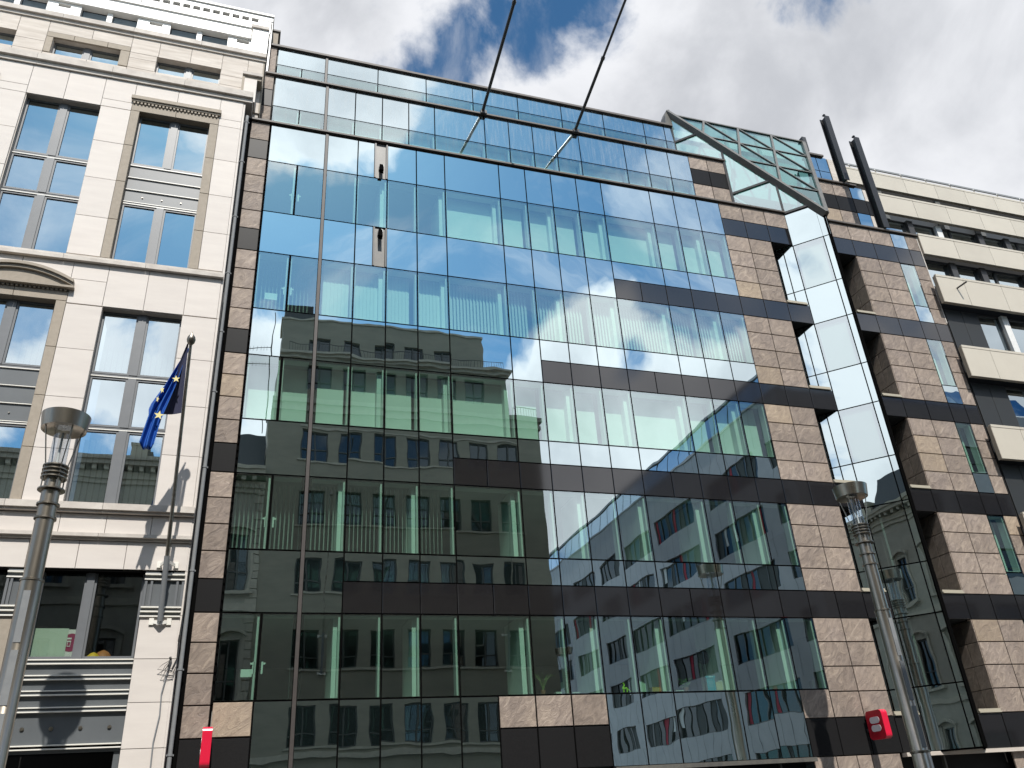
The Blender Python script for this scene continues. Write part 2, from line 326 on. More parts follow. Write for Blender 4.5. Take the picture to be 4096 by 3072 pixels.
def slab_mesh(w, h, t, m, ch=.008):
    """a panel centred on x and z, front face at y=0 with a small chamfer, back at y=t; m = front material or (front, back)"""
    gl = isinstance(m, tuple) or m in ('mirror', 'mirror_t', 'oglassb'); k = (round(w, 3), round(h, 3), t, m, ch)
    if gl: ch = .001
    if k in CACHE: return CACHE[k]
    a, b = w/2, h/2; q = MB()
    F = [(-a+ch, 0, -b+ch), (a-ch, 0, -b+ch), (a-ch, 0, b-ch), (-a+ch, 0, b-ch)]; E = [(-a, ch, -b), (a, ch, -b), (a, ch, b), (-a, ch, b)]; B = [(-a, t, -b), (a, t, -b), (a, t, b), (-a, t, b)]
    q.add(F+E+B, [(0, 1, 2, 3)], 0); q.add(F+E+B, [(4+i, 4+(i+1) % 4, (i+1) % 4, i) for i in range(4)]+[(8+i, 8+(i+1) % 4, 4+(i+1) % 4, 4+i) for i in range(4)], 2 if gl else 0)
    q.add(B, [(3, 2, 1, 0)], 1 if isinstance(m, tuple) else 0)
    me = q.mesh('panel', [MT[i] for i in m]+[MT['black']] if isinstance(m, tuple) else ([MT[m], MT[m], MT['black']] if gl else MT[m])); CACHE[k] = me; return me
GAP = .019
def piece(name, parent, x0, x1, z0, z1, y=0., m='slate', t=.05, gap=None, ch=.008, tilt=0., label=None):
    g = GAP if gap is None else gap
    me = slab_mesh(x1-x0-2*g, z1-z0-2*g, t, m, ch)
    rot = (R_.uniform(-tilt, tilt), 0, R_.uniform(-tilt, tilt)) if tilt else None
    return link(name, me, parent, ((x0+x1)/2, y+(R_.uniform(-.0015, .0015) if not tilt else 0), (z0+z1)/2), rot, label=label)
def rects(x0, x1, z0, z1, holes, xs=(), zs=()):
    """cells of the grid xs, zs in the rectangle, minus the holes"""
    X = sorted({x0, x1, *[v for v in xs if x0 < v < x1]}); Z = sorted({z0, z1, *[v for v in zs if z0 < v < z1]}); outl = []
    for a, b in zip(X, X[1:]):
        for c, d in zip(Z, Z[1:]):
            cells = [(a, b, c, d)]
            for h in holes:
                nc = []
                for (p, q, r, s) in cells:
                    hx0, hx1, hz0, hz1 = max(p, h[0]), min(q, h[1]), max(r, h[2]), min(s, h[3])
                    if hx0 >= hx1-1e-6 or hz0 >= hz1-1e-6: nc.append((p, q, r, s)); continue
                    if r < hz0: nc.append((p, q, r, hz0))
                    if hz1 < s: nc.append((p, q, hz1, s))
                    if p < hx0: nc.append((p, hx0, hz0, hz1))
                    if hx1 < q: nc.append((hx1, q, hz0, hz1))
                cells = nc
            outl += [c_ for c_ in cells if c_[1]-c_[0] > .03 and c_[3]-c_[2] > .03]
    return outl
def wallbox(name, parent, x0, x1, z0, z1, holes, y0, y1, m):
    q = MB()
    for a, b, c, d in rects(x0, x1, z0, z1, holes): q.box(a, b, y0, y1, c, d)
    return q.build(name, m, parent)

# ------------------------------------------------------------------ ground
def struct(name, q, m):
    o = q.build(name, m); o['kind'] = 'structure'; return o
struct('ground', MB().box(-900, 900, -900, 900, -.6, -.14), 'asphalt')
struct('road', MB().box(-300, 300, -17.6, -5.2, -.14, 0-.12), 'asphalt')
struct('pavement', MB().box(-300, 300, -5.05, 12, -.14, 0), 'paving')
struct('pavement_far', MB().box(-300, 17.5, -60, -17.75, -.14, 0).box(32.5, 300, -100, -17.75, -.14, 0), 'paving')
struct('kerb', MB().box(-300, 300, -5.2, -5.05, -.14, .01).box(-300, 17.5, -17.75, -17.6, -.14, .01).box(32.5, 300, -17.75, -17.6, -.14, .01), 'kerb')

# ================================================================== the glass office building
GB = thing('glass_office_building', 'office building with stepped mirror glass front, brown slate piers and dark bands', 'building', (12, 2, 0))
CX = [-.30, 1.59, 2.59, 3.60, 4.605, 5.61, 7.61, 8.605, 9.605, 10.605, 11.615, 13.63, 14.645, 15.655, 16.665]
Z = dict(T=22.75, R1=21.14, R2=19.07, R2b=18.31, R3=17.49, R4=15.44, R4b=14.67, R5=13.87, R6=11.84, R6b=11.08, R7=10.25, R8=8.19, R8b=7.42, R9=6.60, R10=4.55, R10b=3.77, R11=2.77)
MU = 1.535  # centre of the thick mullion
def spandrel(x0, x1, z0, z1, y=0., m='mirror'): return piece('spandrel_pane', GB, x0, x1, z0, z1, y, m, .03, ch=.004, tilt=.0016)
def vision(x0, x1, z0, z1, y=0., m='vis'): return piece('pane', GB, x0, x1, z0, z1, y, (m, 'clearback'), .03, ch=.004, tilt=.0010)
def reveal(x0, x1, z0, z1, y=0., depth=.30, low=False):
    q = MB(); a, b, c, d = x0+.035, x1-.035, z0+.035, z1-.035; y0, y1 = y+.05, y+depth
    for p in (((b-.05, b, c, d), (a, b, d-.03, d)) if low else ((a, a+.022, c, d), (b-.04, b, c, d), (a, b, d-.035, d), (a, b, c, c+.022))): q.box(p[0], p[1], y0, y1, p[2], p[3])
    q.build('window_reveal', 'fin', GB, kind='stuff')
HB = {}
def blind(x0, x1, z0, z1, y=.62, kind='board'):
    if kind == 'board': piece('roller_blind', GB, x0+.04, x1-.12, z0+.04, z1-.02, y, 'blind', .012, 0, .002)
    else:
        q = MB(); x = x0+.08; w = .115; ang = {'slats': .6, 'closed': .22}.get(kind, 1.25)
        while x < x1-.14:
            dx, dy = w/2*math.cos(ang), w/2*math.sin(ang); zb = z1-.03
            q.prism([(x-dx, y-dy, z0+.05), (x+dx, y+dy, z0+.05), (x+dx, y+dy, zb), (x-dx, y-dy, zb)], (.003*math.sin(ang), -.003*math.cos(ang), 0)); x += w*.98
        q.build('vertical_blind', 'blind', GB, kind='stuff')
STOREYS = [('F7', 'R2', 'R1'), ('F6', 'R4', 'R3'), ('F5', 'R6', 'R5'), ('F4', 'R8', 'R7'), ('F3', 'R10', 'R9')]
NB = 14
for s, zb, zt in STOREYS:
    z0, z1 = Z[zb], Z[zt]
    for i in range(NB):
        x0, x1 = CX[i], CX[i+1]
        if i == 0:
            xm = .64; x1 = MU-.04
            for a, b in ((x0, xm-.01), (xm+.01, x1)):
                vision(a, b, z0, z1); reveal(a, b, z0, z1, low=s in ('F3', 'F4', 'F7'))
            # casement handles
            for sx in (-1, 1):
                hx = xm+sx*.10; q = MB().box(hx-.022, hx+.022, .05, .075, z0+.62, z0+.90).box(hx-.014, hx+.014, .02+.045, .10, z0+.86, z0+.89).box(hx-.02 if sx > 0 else hx-.075, hx+.075 if sx > 0 else hx+.02, .09, .11, z0+.84, z0+.885)
                q.build('window_handle', 'paper', GB)
            if s in ('F6', 'F4'): blind(x0, xm, z0, z1, .7, 'thin'); blind(xm, x1, z0, z1, .7, 'thin')
            if s == 'F5': blind(x0, x1+.1, z0, z1, .62)
            continue
        if i == 1: x0 = MU+.04
        vision(x0, x1, z0, z1); reveal(x0, x1, z0, z1, low=s in ('F3', 'F4'))
        if s == 'F7' and i >= 5: blind(x0, x1, z0, z1, .42)
        if s == 'F6': blind(x0, x1, z0, z1, .42, 'slats' if i >= 5 else 'closed')
        if s == 'F5': blind(x0, x1, z0, z1, .5)
        if s == 'F4' and 1 <= i <= 4: blind(x0, x1, z0, z1, .6, 'thin')
SP = [('T', None, 'R1', 99), ('R2', 'R2b', 'R3', 10), ('R4', 'R4b', 'R5', 7), ('R6', 'R6b', 'R7', 5), ('R8', 'R8b', 'R9', 2)]
def granite(x0, x1, z0, z1, y=0., n=None, m='granite', parent=None):
    n = n or max(1, round((x1-x0)/1.0))
    for k in range(n): piece('granite_panel', parent or GB, x0+(x1-x0)*k/n, x0+(x1-x0)*(k+1)/n, z0, z1, y-.004, m, .05, GAP*.75, .005, tilt=.0006)
for zt, zb, zl, first in SP:
    for i in range(NB):
        x0, x1 = CX[i], CX[i+1]
        if i == 0: x1 = MU-.04
        if i == 1: x0 = MU+.04
        if i == 2 and zt in ('T', 'R2'):   # slim louvre panel that carries a floodlight
            xm = 3.16
            spandrel(x0, xm, Z[zl], Z[zt]); piece('grey_panel', GB, xm+.03, x1-.03, Z[zl], Z[zt], .03, 'steel2', .04)
            MB().box(xm, xm+.05, -.03, .06, Z[zl]+.02, Z[zt]-.02).box(x1-.045, x1, -.03, .06, Z[zl]+.02, Z[zt]-.02).build('panel_frame', 'steel', GB); continue
        if i >= first:
            spandrel(x0, x1, Z[zb], Z[zt]); granite(x0, x1, Z[zl], Z[zb])
        else: spandrel(x0, x1, Z[zl], Z[zt])
# bottom row
for a, b in ((-.30, .61), (6.61, 7.61), (7.61, 8.605), (8.605, 9.605)):
    piece('slate_panel', GB, a, b, Z['R10b'], Z['R10'], -.01, 'slate2' if a < 0 else 'slate'); piece('granite_panel', GB, a, b, 2.77, Z['R10b'], -.01, 'granite2')
for a, b in ((.61, MU-.04), (MU+.04, 2.59), (2.59, 3.6), (3.6, 4.605), (4.605, 5.61), (5.61, 6.61), (9.605, 10.605), (10.605, 11.615), (11.615, 13.63), (13.63, 14.645), (14.645, 15.655)):
    spandrel(a, b, 2.77, Z['R10'])
# bars behind the joints
for i, x in enumerate(CX):
    w = .035 if i != 1 else .0
    if i == 1: continue
    MB().box(x-w, x+w, .018, .10, 2.77 if i else 4.5, 22.74).build('mullion', 'black', GB)
for k in ('R1', 'R2', 'R3', 'R4', 'R5', 'R6', 'R7', 'R8', 'R9', 'R10'):
    MB().box(-.30, 16.665, .016, .098, Z[k]-.034, Z[k]+.034).build('transom', 'black', GB)
for k, f in (('R2b', 10), ('R4b', 7), ('R6b', 5), ('R8b', 2)):
    MB().box(CX[f], 16.665, .014, .096, Z[k]-.03, Z[k]+.03).build('transom', 'black', GB)
MB().box(.60, .68, .02, .1, 4.6, 21.1).build('mullion', 'black', GB)
for x in (.61, 6.61, 16.665): MB().box(x-.05, x+.05, .0105, .0975, 2.77, 4.5).build('mullion', 'black', GB)
# thick bronze mullion with little hinge blocks
for a, b, y in ((2.4, 22.7, 0), (22.9, 26.4, 1.29), (26.55, 29.4, 2.58)):
    MB().box(MU-.045, MU+.045, y-.035, y+.012, a, b).build('main_mullion', 'bronze', GB); MB().box(MU-.13, MU+.13, y+.0122, y+.095, a, b).build('mullion', 'black', GB)
for s, zb, zt in STOREYS:
    for f in (.2, .5, .8):
        z = Z[zb]+(Z[zt]-Z[zb])*f; MB().box(MU-.045, MU-.036, -.03, .02, z-.07, z+.07).build('hinge', 'steel', GB)
# rooms behind the glass
for a, b in (('R2', 'R3'), ('R4', 'R5'), ('R6', 'R7'), ('R8', 'R9')):
    MB().box(-.9, 18.6, .13, 7.9, Z[b]+.03, Z[a]-.03).build('floor_slab', 'slab', GB)
MB().box(-.9, 18.6, .13, 7.9, 2.8, Z['R10']-.03).build('floor_slab', 'slab', GB)
MB().box(-.9, 18.6, .13, 9, Z['R1']+.03, 22.70).build('floor_slab', 'slab', GB)
MB().box(-.9, 26.2, 7.9, 8.1, 0, 29.3).build('back_wall', 'back', GB)
for s, zb, zt in STOREYS:
    for x in ([2.40, 4.42, 7.35, 9.42, 11.42, 13.4, 15.45] if s in ('F3', 'F4') else [3.40, 5.42, 7.35, 9.42, 11.42, 13.40, 15.45]):
        MB().box(x, x+.13, .22, 1.5, Z[zb], Z[zt]).build('partition_end', 'blind', GB)
    MB().box(-.9, -.7, .13, 7.9, Z[zb], Z[zt]).box(18.4, 18.6, .13, 7.9, Z[zb], Z[zt]).build('side_wall', 'back', GB)
# left slate strip
def slaterows():
    rows = []
    for top, bot in ((Z['T'], None), (Z['R3'], Z['R4b']), (Z['R5'], Z['R6b']), (Z['R7'], Z['R8b']), (Z['R9'], Z['R10b'])):
        if bot is None: continue
        n = 4; rows += [(bot+(top-bot)*k/n, bot+(top-bot)*(k+1)/n) for k in range(n)]
    n = 4; b, t = Z['R2b'], 21.17; rows += [(b+(t-b)*k/n, b+(t-b)*(k+1)/n) for k in range(n)]
    rows.append((21.98, 22.74)); return rows
DARKS = [(21.17, 21.98), (Z['R3'], Z['R2b']), (Z['R5'], Z['R4b']), (Z['R7'], Z['R6b']), (Z['R9'], Z['R8b'])]
def tile(x0, x1, z0, z1, y=0., m=None): piece('slate_panel', GB, x0, x1, z0, z1, y, m or ('slate2' if R_.random() < .04 else 'slate'), .05, .014)
for a, b in slaterows(): tile(-.95, -.335, a, b)
for a, b in DARKS+[(2.77, Z['R10b'])]: granite(-.95, -.335, a, b, m='granite2')
MB().box(-1.0, -.93, -.10, .2, 0, 22.74).build('edge_trim', 'black', GB); MB().box(-1.3, -.9, .31, .4, 0, 22.9).box(-1.3, -.8, 2.0, 2.1, 22.9, 29.3).build('gap_wall', 'steel', GB)
MB().box(-.95, -.30, .05, .3, 0, 22.7).build('wall', 'black', GB)
q = MB(); z = 5.
while z < 22.6: q.box(-.335, -.295, -.03, .05, z, z+.09); z += .21
q.build('edge_clips', 'black', GB, kind='stuff')
# slate piers right of the main glazing
XP = [16.665, 17.69, 18.72]
for a, b in slaterows():
    for x0, x1 in zip(XP, XP[1:]): tile(x0, x1, a, b)
tile(18.72, 19.72, 21.98, 22.74); 
for a, b in DARKS:
    for x0, x1 in ((16.665, 17.69), (17.69, 18.72), (18.72, 19.72)): granite(x0, x1, a, b, n=1)
tile(15.655, 16.665, Z['R10b'], Z['R10']); 
for x0, x1 in ((15.655, 16.665), (16.665, 17.69), (17.69, 18.72), (18.72, 19.72)): granite(x0, x1, 2.77, Z['R10b'], n=1, m='granite2')
for x0, x1 in ((15.66, 16.40), (16.40, 17.10), (17.10, 17.60), (17.60, 18.6)): tile(x0, x1, 1.9, 2.77)
MB().box(16.67, 18.7, .05, .3, 0, 22.7).build('wall', 'black', GB)
# right part: piers, slot window
XR = [22.76, 23.83, 24.91]
for a, b in slaterows():
    for x0, x1 in zip(XR, XR[1:]): tile(x0, x1, a, b)
    tile(25.66, 26.29, a, b)
tile(21.83, 22.76, 21.98, 22.74)
for a, b in DARKS+[(2.77, Z['R10b'])]:
    for x0, x1 in ((21.79, 22.76), (22.76, 23.83), (23.83, 24.91), (24.91, 25.66), (25.66, 26.29)): granite(x0, x1, a, b, n=1)
for za, zb in (('R1', 'R2'), ('R3', 'R4'), ('R5', 'R6'), ('R7', 'R8'), ('R9', 'R10')):
    nb = {'R2': 'R2b', 'R4': 'R4b', 'R6': 'R6b', 'R8': 'R8b', 'R10': 'R10b'}[zb]
    vision(24.91, 25.66, Z[zb], Z[za]); spandrel(24.91, 25.66, Z[nb], Z[zb])
    reveal(24.91, 25.66, Z[zb], Z[za]); blind(24.91, 25.66, Z[zb], Z[za], .45)
    MB().box(24.93, 25.64, .02, .09, Z[zb]-.03, Z[zb]+.03).build('transom', 'black', GB)
spandrel(24.91, 25.66, 21.98, 22.74)
MB().box(22.8, 24.9, .05, .3, 0, 22.7).box(25.67, 26.29, .05, .3, 0, 22.7).build('wall', 'black', GB)
MB().box(22.80, 26.29, 1.1, 1.3, 0, 22.7).build('wall', 'back', GB)
MB().box(26.29, 26.33, .0, 1.2, 18.4, 22.8).build('side_trim', 'course', GB); MB().box(26.29, 26.33, .0, 1.2, 0, 18.4).build('side_trim', 'dark', GB)
for x0, x1 in ((22.7, 23.8), (23.8, 24.9), (24.9, 26.3)): tile(x0, x1, 1.9, 2.77)
# glazed prow (two faces at 45 degrees meeting at the nose)
PX, NX, NY = 19.73, 20.755, -1.025
def dpt(x, z, side=-1, off=0.):
    """point on the left (-1) or right (+1) prow face; off = distance behind the face"""
    y = PX-x if side < 0 else x-(2*NX-PX); n = Vector((.7071, .7071, 0)) if side < 0 else Vector((-.7071, .7071, 0))
    return Vector((x, y, z))+n*off
def dpane(x0, x1, z0, z1, side=-1, m='mirror', name='prow_pane', mb=None, t=.03, off=0.):
    w = (x1-x0)*math.sqrt(2); g = GAP
    me = slab_mesh(w-2*g, z1-z0-2*g, t, m, .004); c = dpt((x0+x1)/2, (z0+z1)/2, side, off)
    return link(name, me, GB, c, (R_.uniform(-.001, .001), 0, (-math.pi/4 if side < 0 else math.pi/4)+R_.uniform(-.001, .001)))
ZS = [2.77, Z['R10'], Z['R9'], Z['R8'], Z['R7'], Z['R6'], Z['R5'], Z['R4'], Z['R3'], Z['R2'], Z['R1']]
for k in range(len(ZS)-1):
    a, b = ZS[k], ZS[k+1]; vis = k % 2 == 1; m = ('vis', 'clearback') if vis else 'mirror'
    for x0, x1 in ((18.75, 19.225), (19.225, 19.43), (19.43, 19.72)): dpane(x0, x1, a, b, -1, 'mirror')
    dpane(19.72, 20.55, a, b, -1, ('visprow', 'clearback') if vis else m); dpane(20.55, 20.755, a, b, -1, 'mirror')
    for x0, x1 in ((20.755, 20.96), (21.79, 22.28), (22.28, 22.74)): dpane(x0, x1, a, b, 1, 'mirror')
    dpane(20.96, 21.79, a, b, 1, 'mirror')
    if vis:
        for sd, x0, x1 in ((-1, 19.76, 20.50),):
            dpane(x0, x1, a+.03, b-.1, sd, 'blind' if k >= 7 else 'fin', 'roller_blind', off=.12, t=.012) if k >= 5 else None
            dpane((19.95 if sd < 0 else 21.45), (20.02 if sd < 0 else 21.52), a+.03, b-.03, sd, 'fin', 'partition_end', off=.3, t=.1)
q = MB()
for sd in (-1, 1):
    xs = [18.75, 19.225, 19.43, 19.72, 20.55, 20.755] if sd < 0 else [20.755, 20.96, 21.79, 22.28, 22.74]
    for x in xs:
        p, r = dpt(x, 2.77, sd, .05), dpt(x, 22.2 if 20.3 < x < 21.2 else 22.7, sd, .05); MB().bar(p, r, .06, .06, (1, 0, 0)).build('prow_mullion', 'black', GB)
    for z in ZS:
        MB().bar(dpt(xs[0], z, sd, .05), dpt(xs[-1], z, sd, .05), .05, .06).build('prow_transom', 'black', GB)
# floors and core inside the prow
for k in range(len(ZS)-1):
    if k % 2 == 0:
        a, b = ZS[k]+.03, ZS[k+1]-.03
        MB().prism([(NX, NY+.12, a), (22.7, 1.1, a), (22.7, 3, a), (18.8, 3, a), (18.8, 1.1, a)], (0, 0, b-a)).build('floor_slab', 'slab', GB)
MB().box(18.6, 22.9, 3.0, 3.2, 0, 22.7).build('back_wall', 'back', GB)
MB().box(22.88, 23.05, .98, 3.1, 0, 22.7).build('side_wall', 'back', GB)
# niches either side of the prow: band soffits, sills, slate or glass cheeks
for a, b in DARKS+[(2.77, Z['R10b'])]:
    MB().prism([(18.73, .05, a+.02), (19.68, .05, a+.02), (18.73, 1.0, a+.02)], (0, 0, b-a-.04)).build('niche_soffit', 'dark', GB)
    MB().prism([(21.81, .05, a+.02), (22.74, .05, a+.02), (22.74, .98, a+.02)], (0, 0, b-a-.04)).build('niche_soffit', 'dark', GB)
    if b > 21: continue
    for x0, x1 in ((18.74, 19.62), (21.90, 22.76)):
        MB().box(x0, x1, -.06, .10, b+.005, b+.05).box(x0, x1, -.03, .10, b+.05, b+.12).build('niche_sill', 'sill', GB)
for a, b in slaterows():
    if a > 21: continue
    for y0, y1 in ((0.012, .50), (.50, .97)):
        me = slab_mesh(y1-y0-.02, b-a-.02, .04, 'slate', .006)
        link('slate_panel', me, GB, (22.752, (y0+y1)/2, (a+b)/2), (0, 0, -math.pi/2))
    link('slate_panel', slab_mesh(.93, b-a-.02, .04, 'slate', .006), GB, (18.735, .5, (a+b)/2), (0, 0, math.pi/2))
# tier 2
Y2, Y1 = 1.29, 2.58
T2B, T2M, T2T = 22.86, 24.93, 26.42
for i in range(NB):
    x0, x1 = CX[i], CX[i+1]
    if i == 0: x0, x1 = -.345, MU-.04
    if i == 1: x0 = MU+.04
    spandrel(x0, x1, T2M, T2T, Y2, 'mirror_t')
    segs = [(x0, x1)] if i else [(x0, .6), (.6, x1)]
    for a, b in segs: vision(a, b, T2B, T2M, Y2, 'vis_t'); reveal(a, b, T2B, T2M, Y2)
    blind(x0, x1, T2B, T2M, Y2+.30)
for i, x in enumerate(CX):
    if i != 1: MB().box(x-.03, x+.03, Y2+.018, Y2+.09, T2B, T2T).build('mullion', 'black', GB)
MB().box(-.35, 16.66, Y2+.016, Y2+.088, T2M-.03, T2M+.03).build('transom', 'black', GB)
for a, b, m in ((25.69, 26.4, 's'), (24.87, 25.69, 'd'), (24.17, 24.87, 's'), (23.5, 24.17, 's'), (22.86, 23.5, 's')):
    f = (lambda x0, x1: tile(x0, x1, a, b, Y2)) if m == 's' else (lambda x0, x1: granite(x0, x1, a, b, Y2, n=1, m='granite2'))
    f(16.665, 17.55); f(17.55, 18.44); f(23.07, 24.0); f(24.0, 24.93); f(-.83, -.38)
    if m == 's': spandrel(24.93, 25.64, a, b, Y2)
    else: f(24.93, 25.64)
    piece('beige_panel', GB, 25.66, 26.25, a, b, Y2+.02, 'beige' if m == 's' else 'granite2', .05)
MB().box(16.67, 18.44, Y2+.05, Y2+.25, T2B, T2T).box(23.1, 26.25, Y2+.07, Y2+.3, T2B, T2T).box(-.83, -.36, Y2+.05, Y2+.25, T2B, T2T).build('wall', 'dark', GB)
MB().box(-.8, 18.3, Y2+.13, 7.9, T2M+.04, 26.38).build('floor_slab', 'slab', GB)
# tier 1
T1B, T1M, T1T = 26.52, 28.48, 29.40
xs1 = [-.36, MU, 3.6, 5.6, 7.6, 9.6, 11.6, 13.6, 15.6, 16.64, 17.08]
for i in range(len(xs1)-1):
    x0, x1 = xs1[i]+(.04 if i == 1 else 0), xs1[i+1]-(.04 if i == 0 else 0)
    spandrel(x0, x1, T1M, T1T, Y1, 'mirror_t')
    for a, b in ([(x0, x1)] if i else [(x0, .6), (.6, x1)]): vision(a, b, T1B, T1M, Y1, 'vis_t'); reveal(a, b, T1B, T1M, Y1)
    blind(x0, x1, T1B, T1M, Y1+.30)
    if i != 0: MB().box(xs1[i]-.03, xs1[i]+.03, Y1+.018, Y1+.09, T1B, T1T).build('mullion', 'black', GB)
MB().box(-.35, 17.08, Y1+.016, Y1+.088, T1M-.03, T1M+.03).build('transom', 'black', GB)
for x0, x1 in ((24.4, 24.86), (24.86, 25.49)):
    spandrel(x0, x1, T1M, T1T, Y1); spandrel(x0, x1, T1B, T1M, Y1)
for z0, z1 in ((T1B, 28.0), (28.0, T1T)): piece('beige_panel', GB, 25.52, 25.93, z0, z1, Y1, 'beige', .05); tile(-.80, -.39, z0, z1, Y1)
MB().box(24.4, 25.93, Y1+.06, Y1+.3, T1B, T1T).box(-.8, -.38, Y1+.05, Y1+.25, T1B, T1T).build('wall', 'dark', GB)
MB().box(-.8, 17, Y1+.13, 7.9, T1M+.04, 29.3).build('roof_slab', 'slab', GB)
# stepped ledges and copings
MB().box(-1.02, 19.74, -.09, Y2-.01, 22.765, 22.835).build('ledge', 'ledge', GB)
MB().box(21.80, 26.35, -.09, Y2-.01, 22.765, 22.835).build('ledge', 'ledge', GB)
MB().box(-.92, 18.47, 1.19, Y1-.01, 26.425, 26.495).build('ledge', 'ledge', GB)
MB().box(23.05, 25.3, 1.19, Y1-.01, 26.425, 26.495).build('ledge', 'ledge', GB)
MB().box(-.85, 17.08, 2.48, 3.0, 29.40, 29.50).build('coping', 'ledge', GB)
MB().box(24.42, 25.3, 2.48, 3.0, 29.40, 29.50).build('coping', 'ledge', GB)
MB().box(-.70, -.42, 2.7, 3.6, 29.5, 30.42).build('parapet_block', 'brown', GB); MB().box(-.74, -.34, 2.64, 3.7, 30.42, 30.50).build('parapet_cap', 'ledge', GB)
# triangular glass roof of the prow
Av, Bv, Nv = Vector((17.07, 2.66, 30.25)), Vector((24.44, 2.66, 30.25)), Vector((20.755, -1.025, 22.2))
nrm = (Bv-Av).cross(Nv-Av).normalized();  nrm = nrm if nrm.y < 0 else -nrm
def tp(i, j, n=4):  # i along the ridge, j rows down
    return Av+(Bv-Av)*(i/n)+(Nv-Av)*(j/n)
tri = []
for j in range(4):
    for i in range(4-j):
        tri.append((tp(i, j), tp(i+1, j), tp(i, j+1)))
        if i < 3-j: tri.append((tp(i+1, j), tp(i+1, j+1), tp(i, j+1)))
def ppoly(pts, off, name, m, t=.03, nn=nrm):
    c = sum((Vector(p) for p in pts), Vector())/len(pts); pts2 = [c+(Vector(p)-c)*.985+nn*off for p in pts]
    q = MB().prism(pts2, -nn*t); mm = [MT[m], MT['clearback']] if m in ('roofg', 'vis', 'gableg') else [MT[m]]
    if len(mm) == 2: q.mi = [0]+[1]*(len(q.f)-1); 
    # the first face is the one facing away from the extrusion
    return link(name, q.mesh(name, mm), GB)
for t_ in tri: ppoly(t_, .03, 'roof_pane', 'roofg')
for j in range(1, 4): MB().bar(tp(0, j)+nrm*.02, tp(4-j, j)+nrm*.02, .07, .09, nrm).build('roof_bar', 'steel2', GB)
for i in range(1, 4): MB().bar(tp(i, 0)+nrm*.02, tp(i, 4-i)+nrm*.02, .08, .10, nrm).build('roof_bar', 'steel2', GB)   # parallel to the left edge
for i in range(1, 4): MB().bar(tp(i, 0)+nrm*.02, tp(0, i)+nrm*.02, .10, .12, nrm).build('roof_bar', 'steel2', GB)     # parallel to the right edge
MB().bar(Av+Vector((-.05, -.02, .1)), Nv+Vector((0, -.05, -.1)), .20, .26, nrm).build('edge_beam', 'steel2', GB)
MB().bar(Bv+Vector((0, 0, .05)), Nv+Vector((.02, -.03, -.1)), .17, .2, nrm).build('edge_beam', 'steel2', GB)
MB().bar(Av, Bv+Vector((.05, 0, 0)), .14, .16, nrm).build('ridge_beam', 'steel2', GB)
MB().box(Bv.x-.1, Bv.x+.12, 2.5, 2.75, 29.6, 30.5).build('ridge_post', 'steel', GB)
MB().prism([(16.75, 2.55, 29.45), (17.12, 2.55, 29.45), (17.12, 2.55, 30.5), (16.98, 2.55, 30.45), (16.84, 2.55, 30.1)], (0, .45, 0)).build('gutter_end', 'steel2', GB)
nd = Vector((-.7071, -.7071, 0))
for poly in ([(17.1, 28.49), (17.1, 30.12), (17.87, 28.49)], [(17.1, 26.5), (17.1, 28.49), (17.87, 28.49), (18.45, 27.22), (18.45, 26.5)],
             [(18.45, 24.6), (18.45, 27.22), (19.65, 24.6)], [(18.45, 22.85), (18.45, 24.6), (19.65, 24.6), (19.72, 24.45), (19.72, 22.85)], [(19.72, 22.78), (19.72, 24.45), (20.48, 22.78)]):
    ppoly([dpt(x, z) for x, z in poly], 0, 'gable_pane', 'gableg', nn=nd)
for (x0, z0), (x1, z1) in (((17.1, 26.5), (17.1, 30.2)), ((18.45, 22.85), (18.45, 27.2)), ((19.72, 22.78), (19.72, 24.4)), ((17.1, 28.49), (17.87, 28.49)), ((18.45, 24.6), (19.65, 24.6)), ((19.7, 22.77), (20.5, 22.77))):
    MB().bar(dpt(x0, z0, -1, -.02), dpt(x1, z1, -1, -.02), .09, .10, (1, 1, 0) if x0 == x1 else (0, 0, 1)).build('gable_bar', 'steel', GB)
for s_, pts in ((-1, [(19.72, 21.15), (19.72, 22.76), (20.48, 22.76), (20.55, 22.62), (20.55, 21.15)]), (-1, [(20.55, 21.15), (20.55, 22.6), (20.755, 22.2), (20.755, 21.15)])):
    ppoly([dpt(x, z) for x, z in pts], 0, 'prow_pane', 'mirror', nn=nd)
for poly in ([(20.755, 21.15), (20.755, 22.2), (21.79, 24.4), (21.79, 21.15)], [(21.79, 22.86), (21.79, 24.45), (23.04, 27.2), (23.04, 22.86)], [(23.04, 26.5), (23.04, 27.2), (24.4, 30.2), (24.4, 26.5)]):
    ppoly([dpt(x, z, 1) for x, z in poly], 0, 'gable_pane', 'roofg', nn=Vector((.7071, -.7071, 0)))
# things inside the glass roof
MB().box(17.3, 24.3, 3.3, 3.5, 22.8, 30.1).build('atrium_wall', 'fin', GB)
MB().prism([(19.6, .5, 22.72), (21.9, .5, 22.72), (23.9, 3.2, 22.72), (17.6, 3.2, 22.72)], (0, 0, .06)).build('atrium_floor', 'fin', GB)
MB().box(18.9, 22.6, 2.3, 3.0, 25.7, 26.4).build('air_duct', 'alu', GB)
for p, r in (((17.6, 2.4, 26.6), (19.2, 1.3, 24.0)), ((19.9, 2.6, 22.8), (19.9, 2.6, 29.9)), ((22.0, 2.6, 22.8), (21.6, 2.6, 29.9))):
    MB().bar(p, r, .14, .14, (1, 0, 0)).build('roof_strut', 'alu', GB)
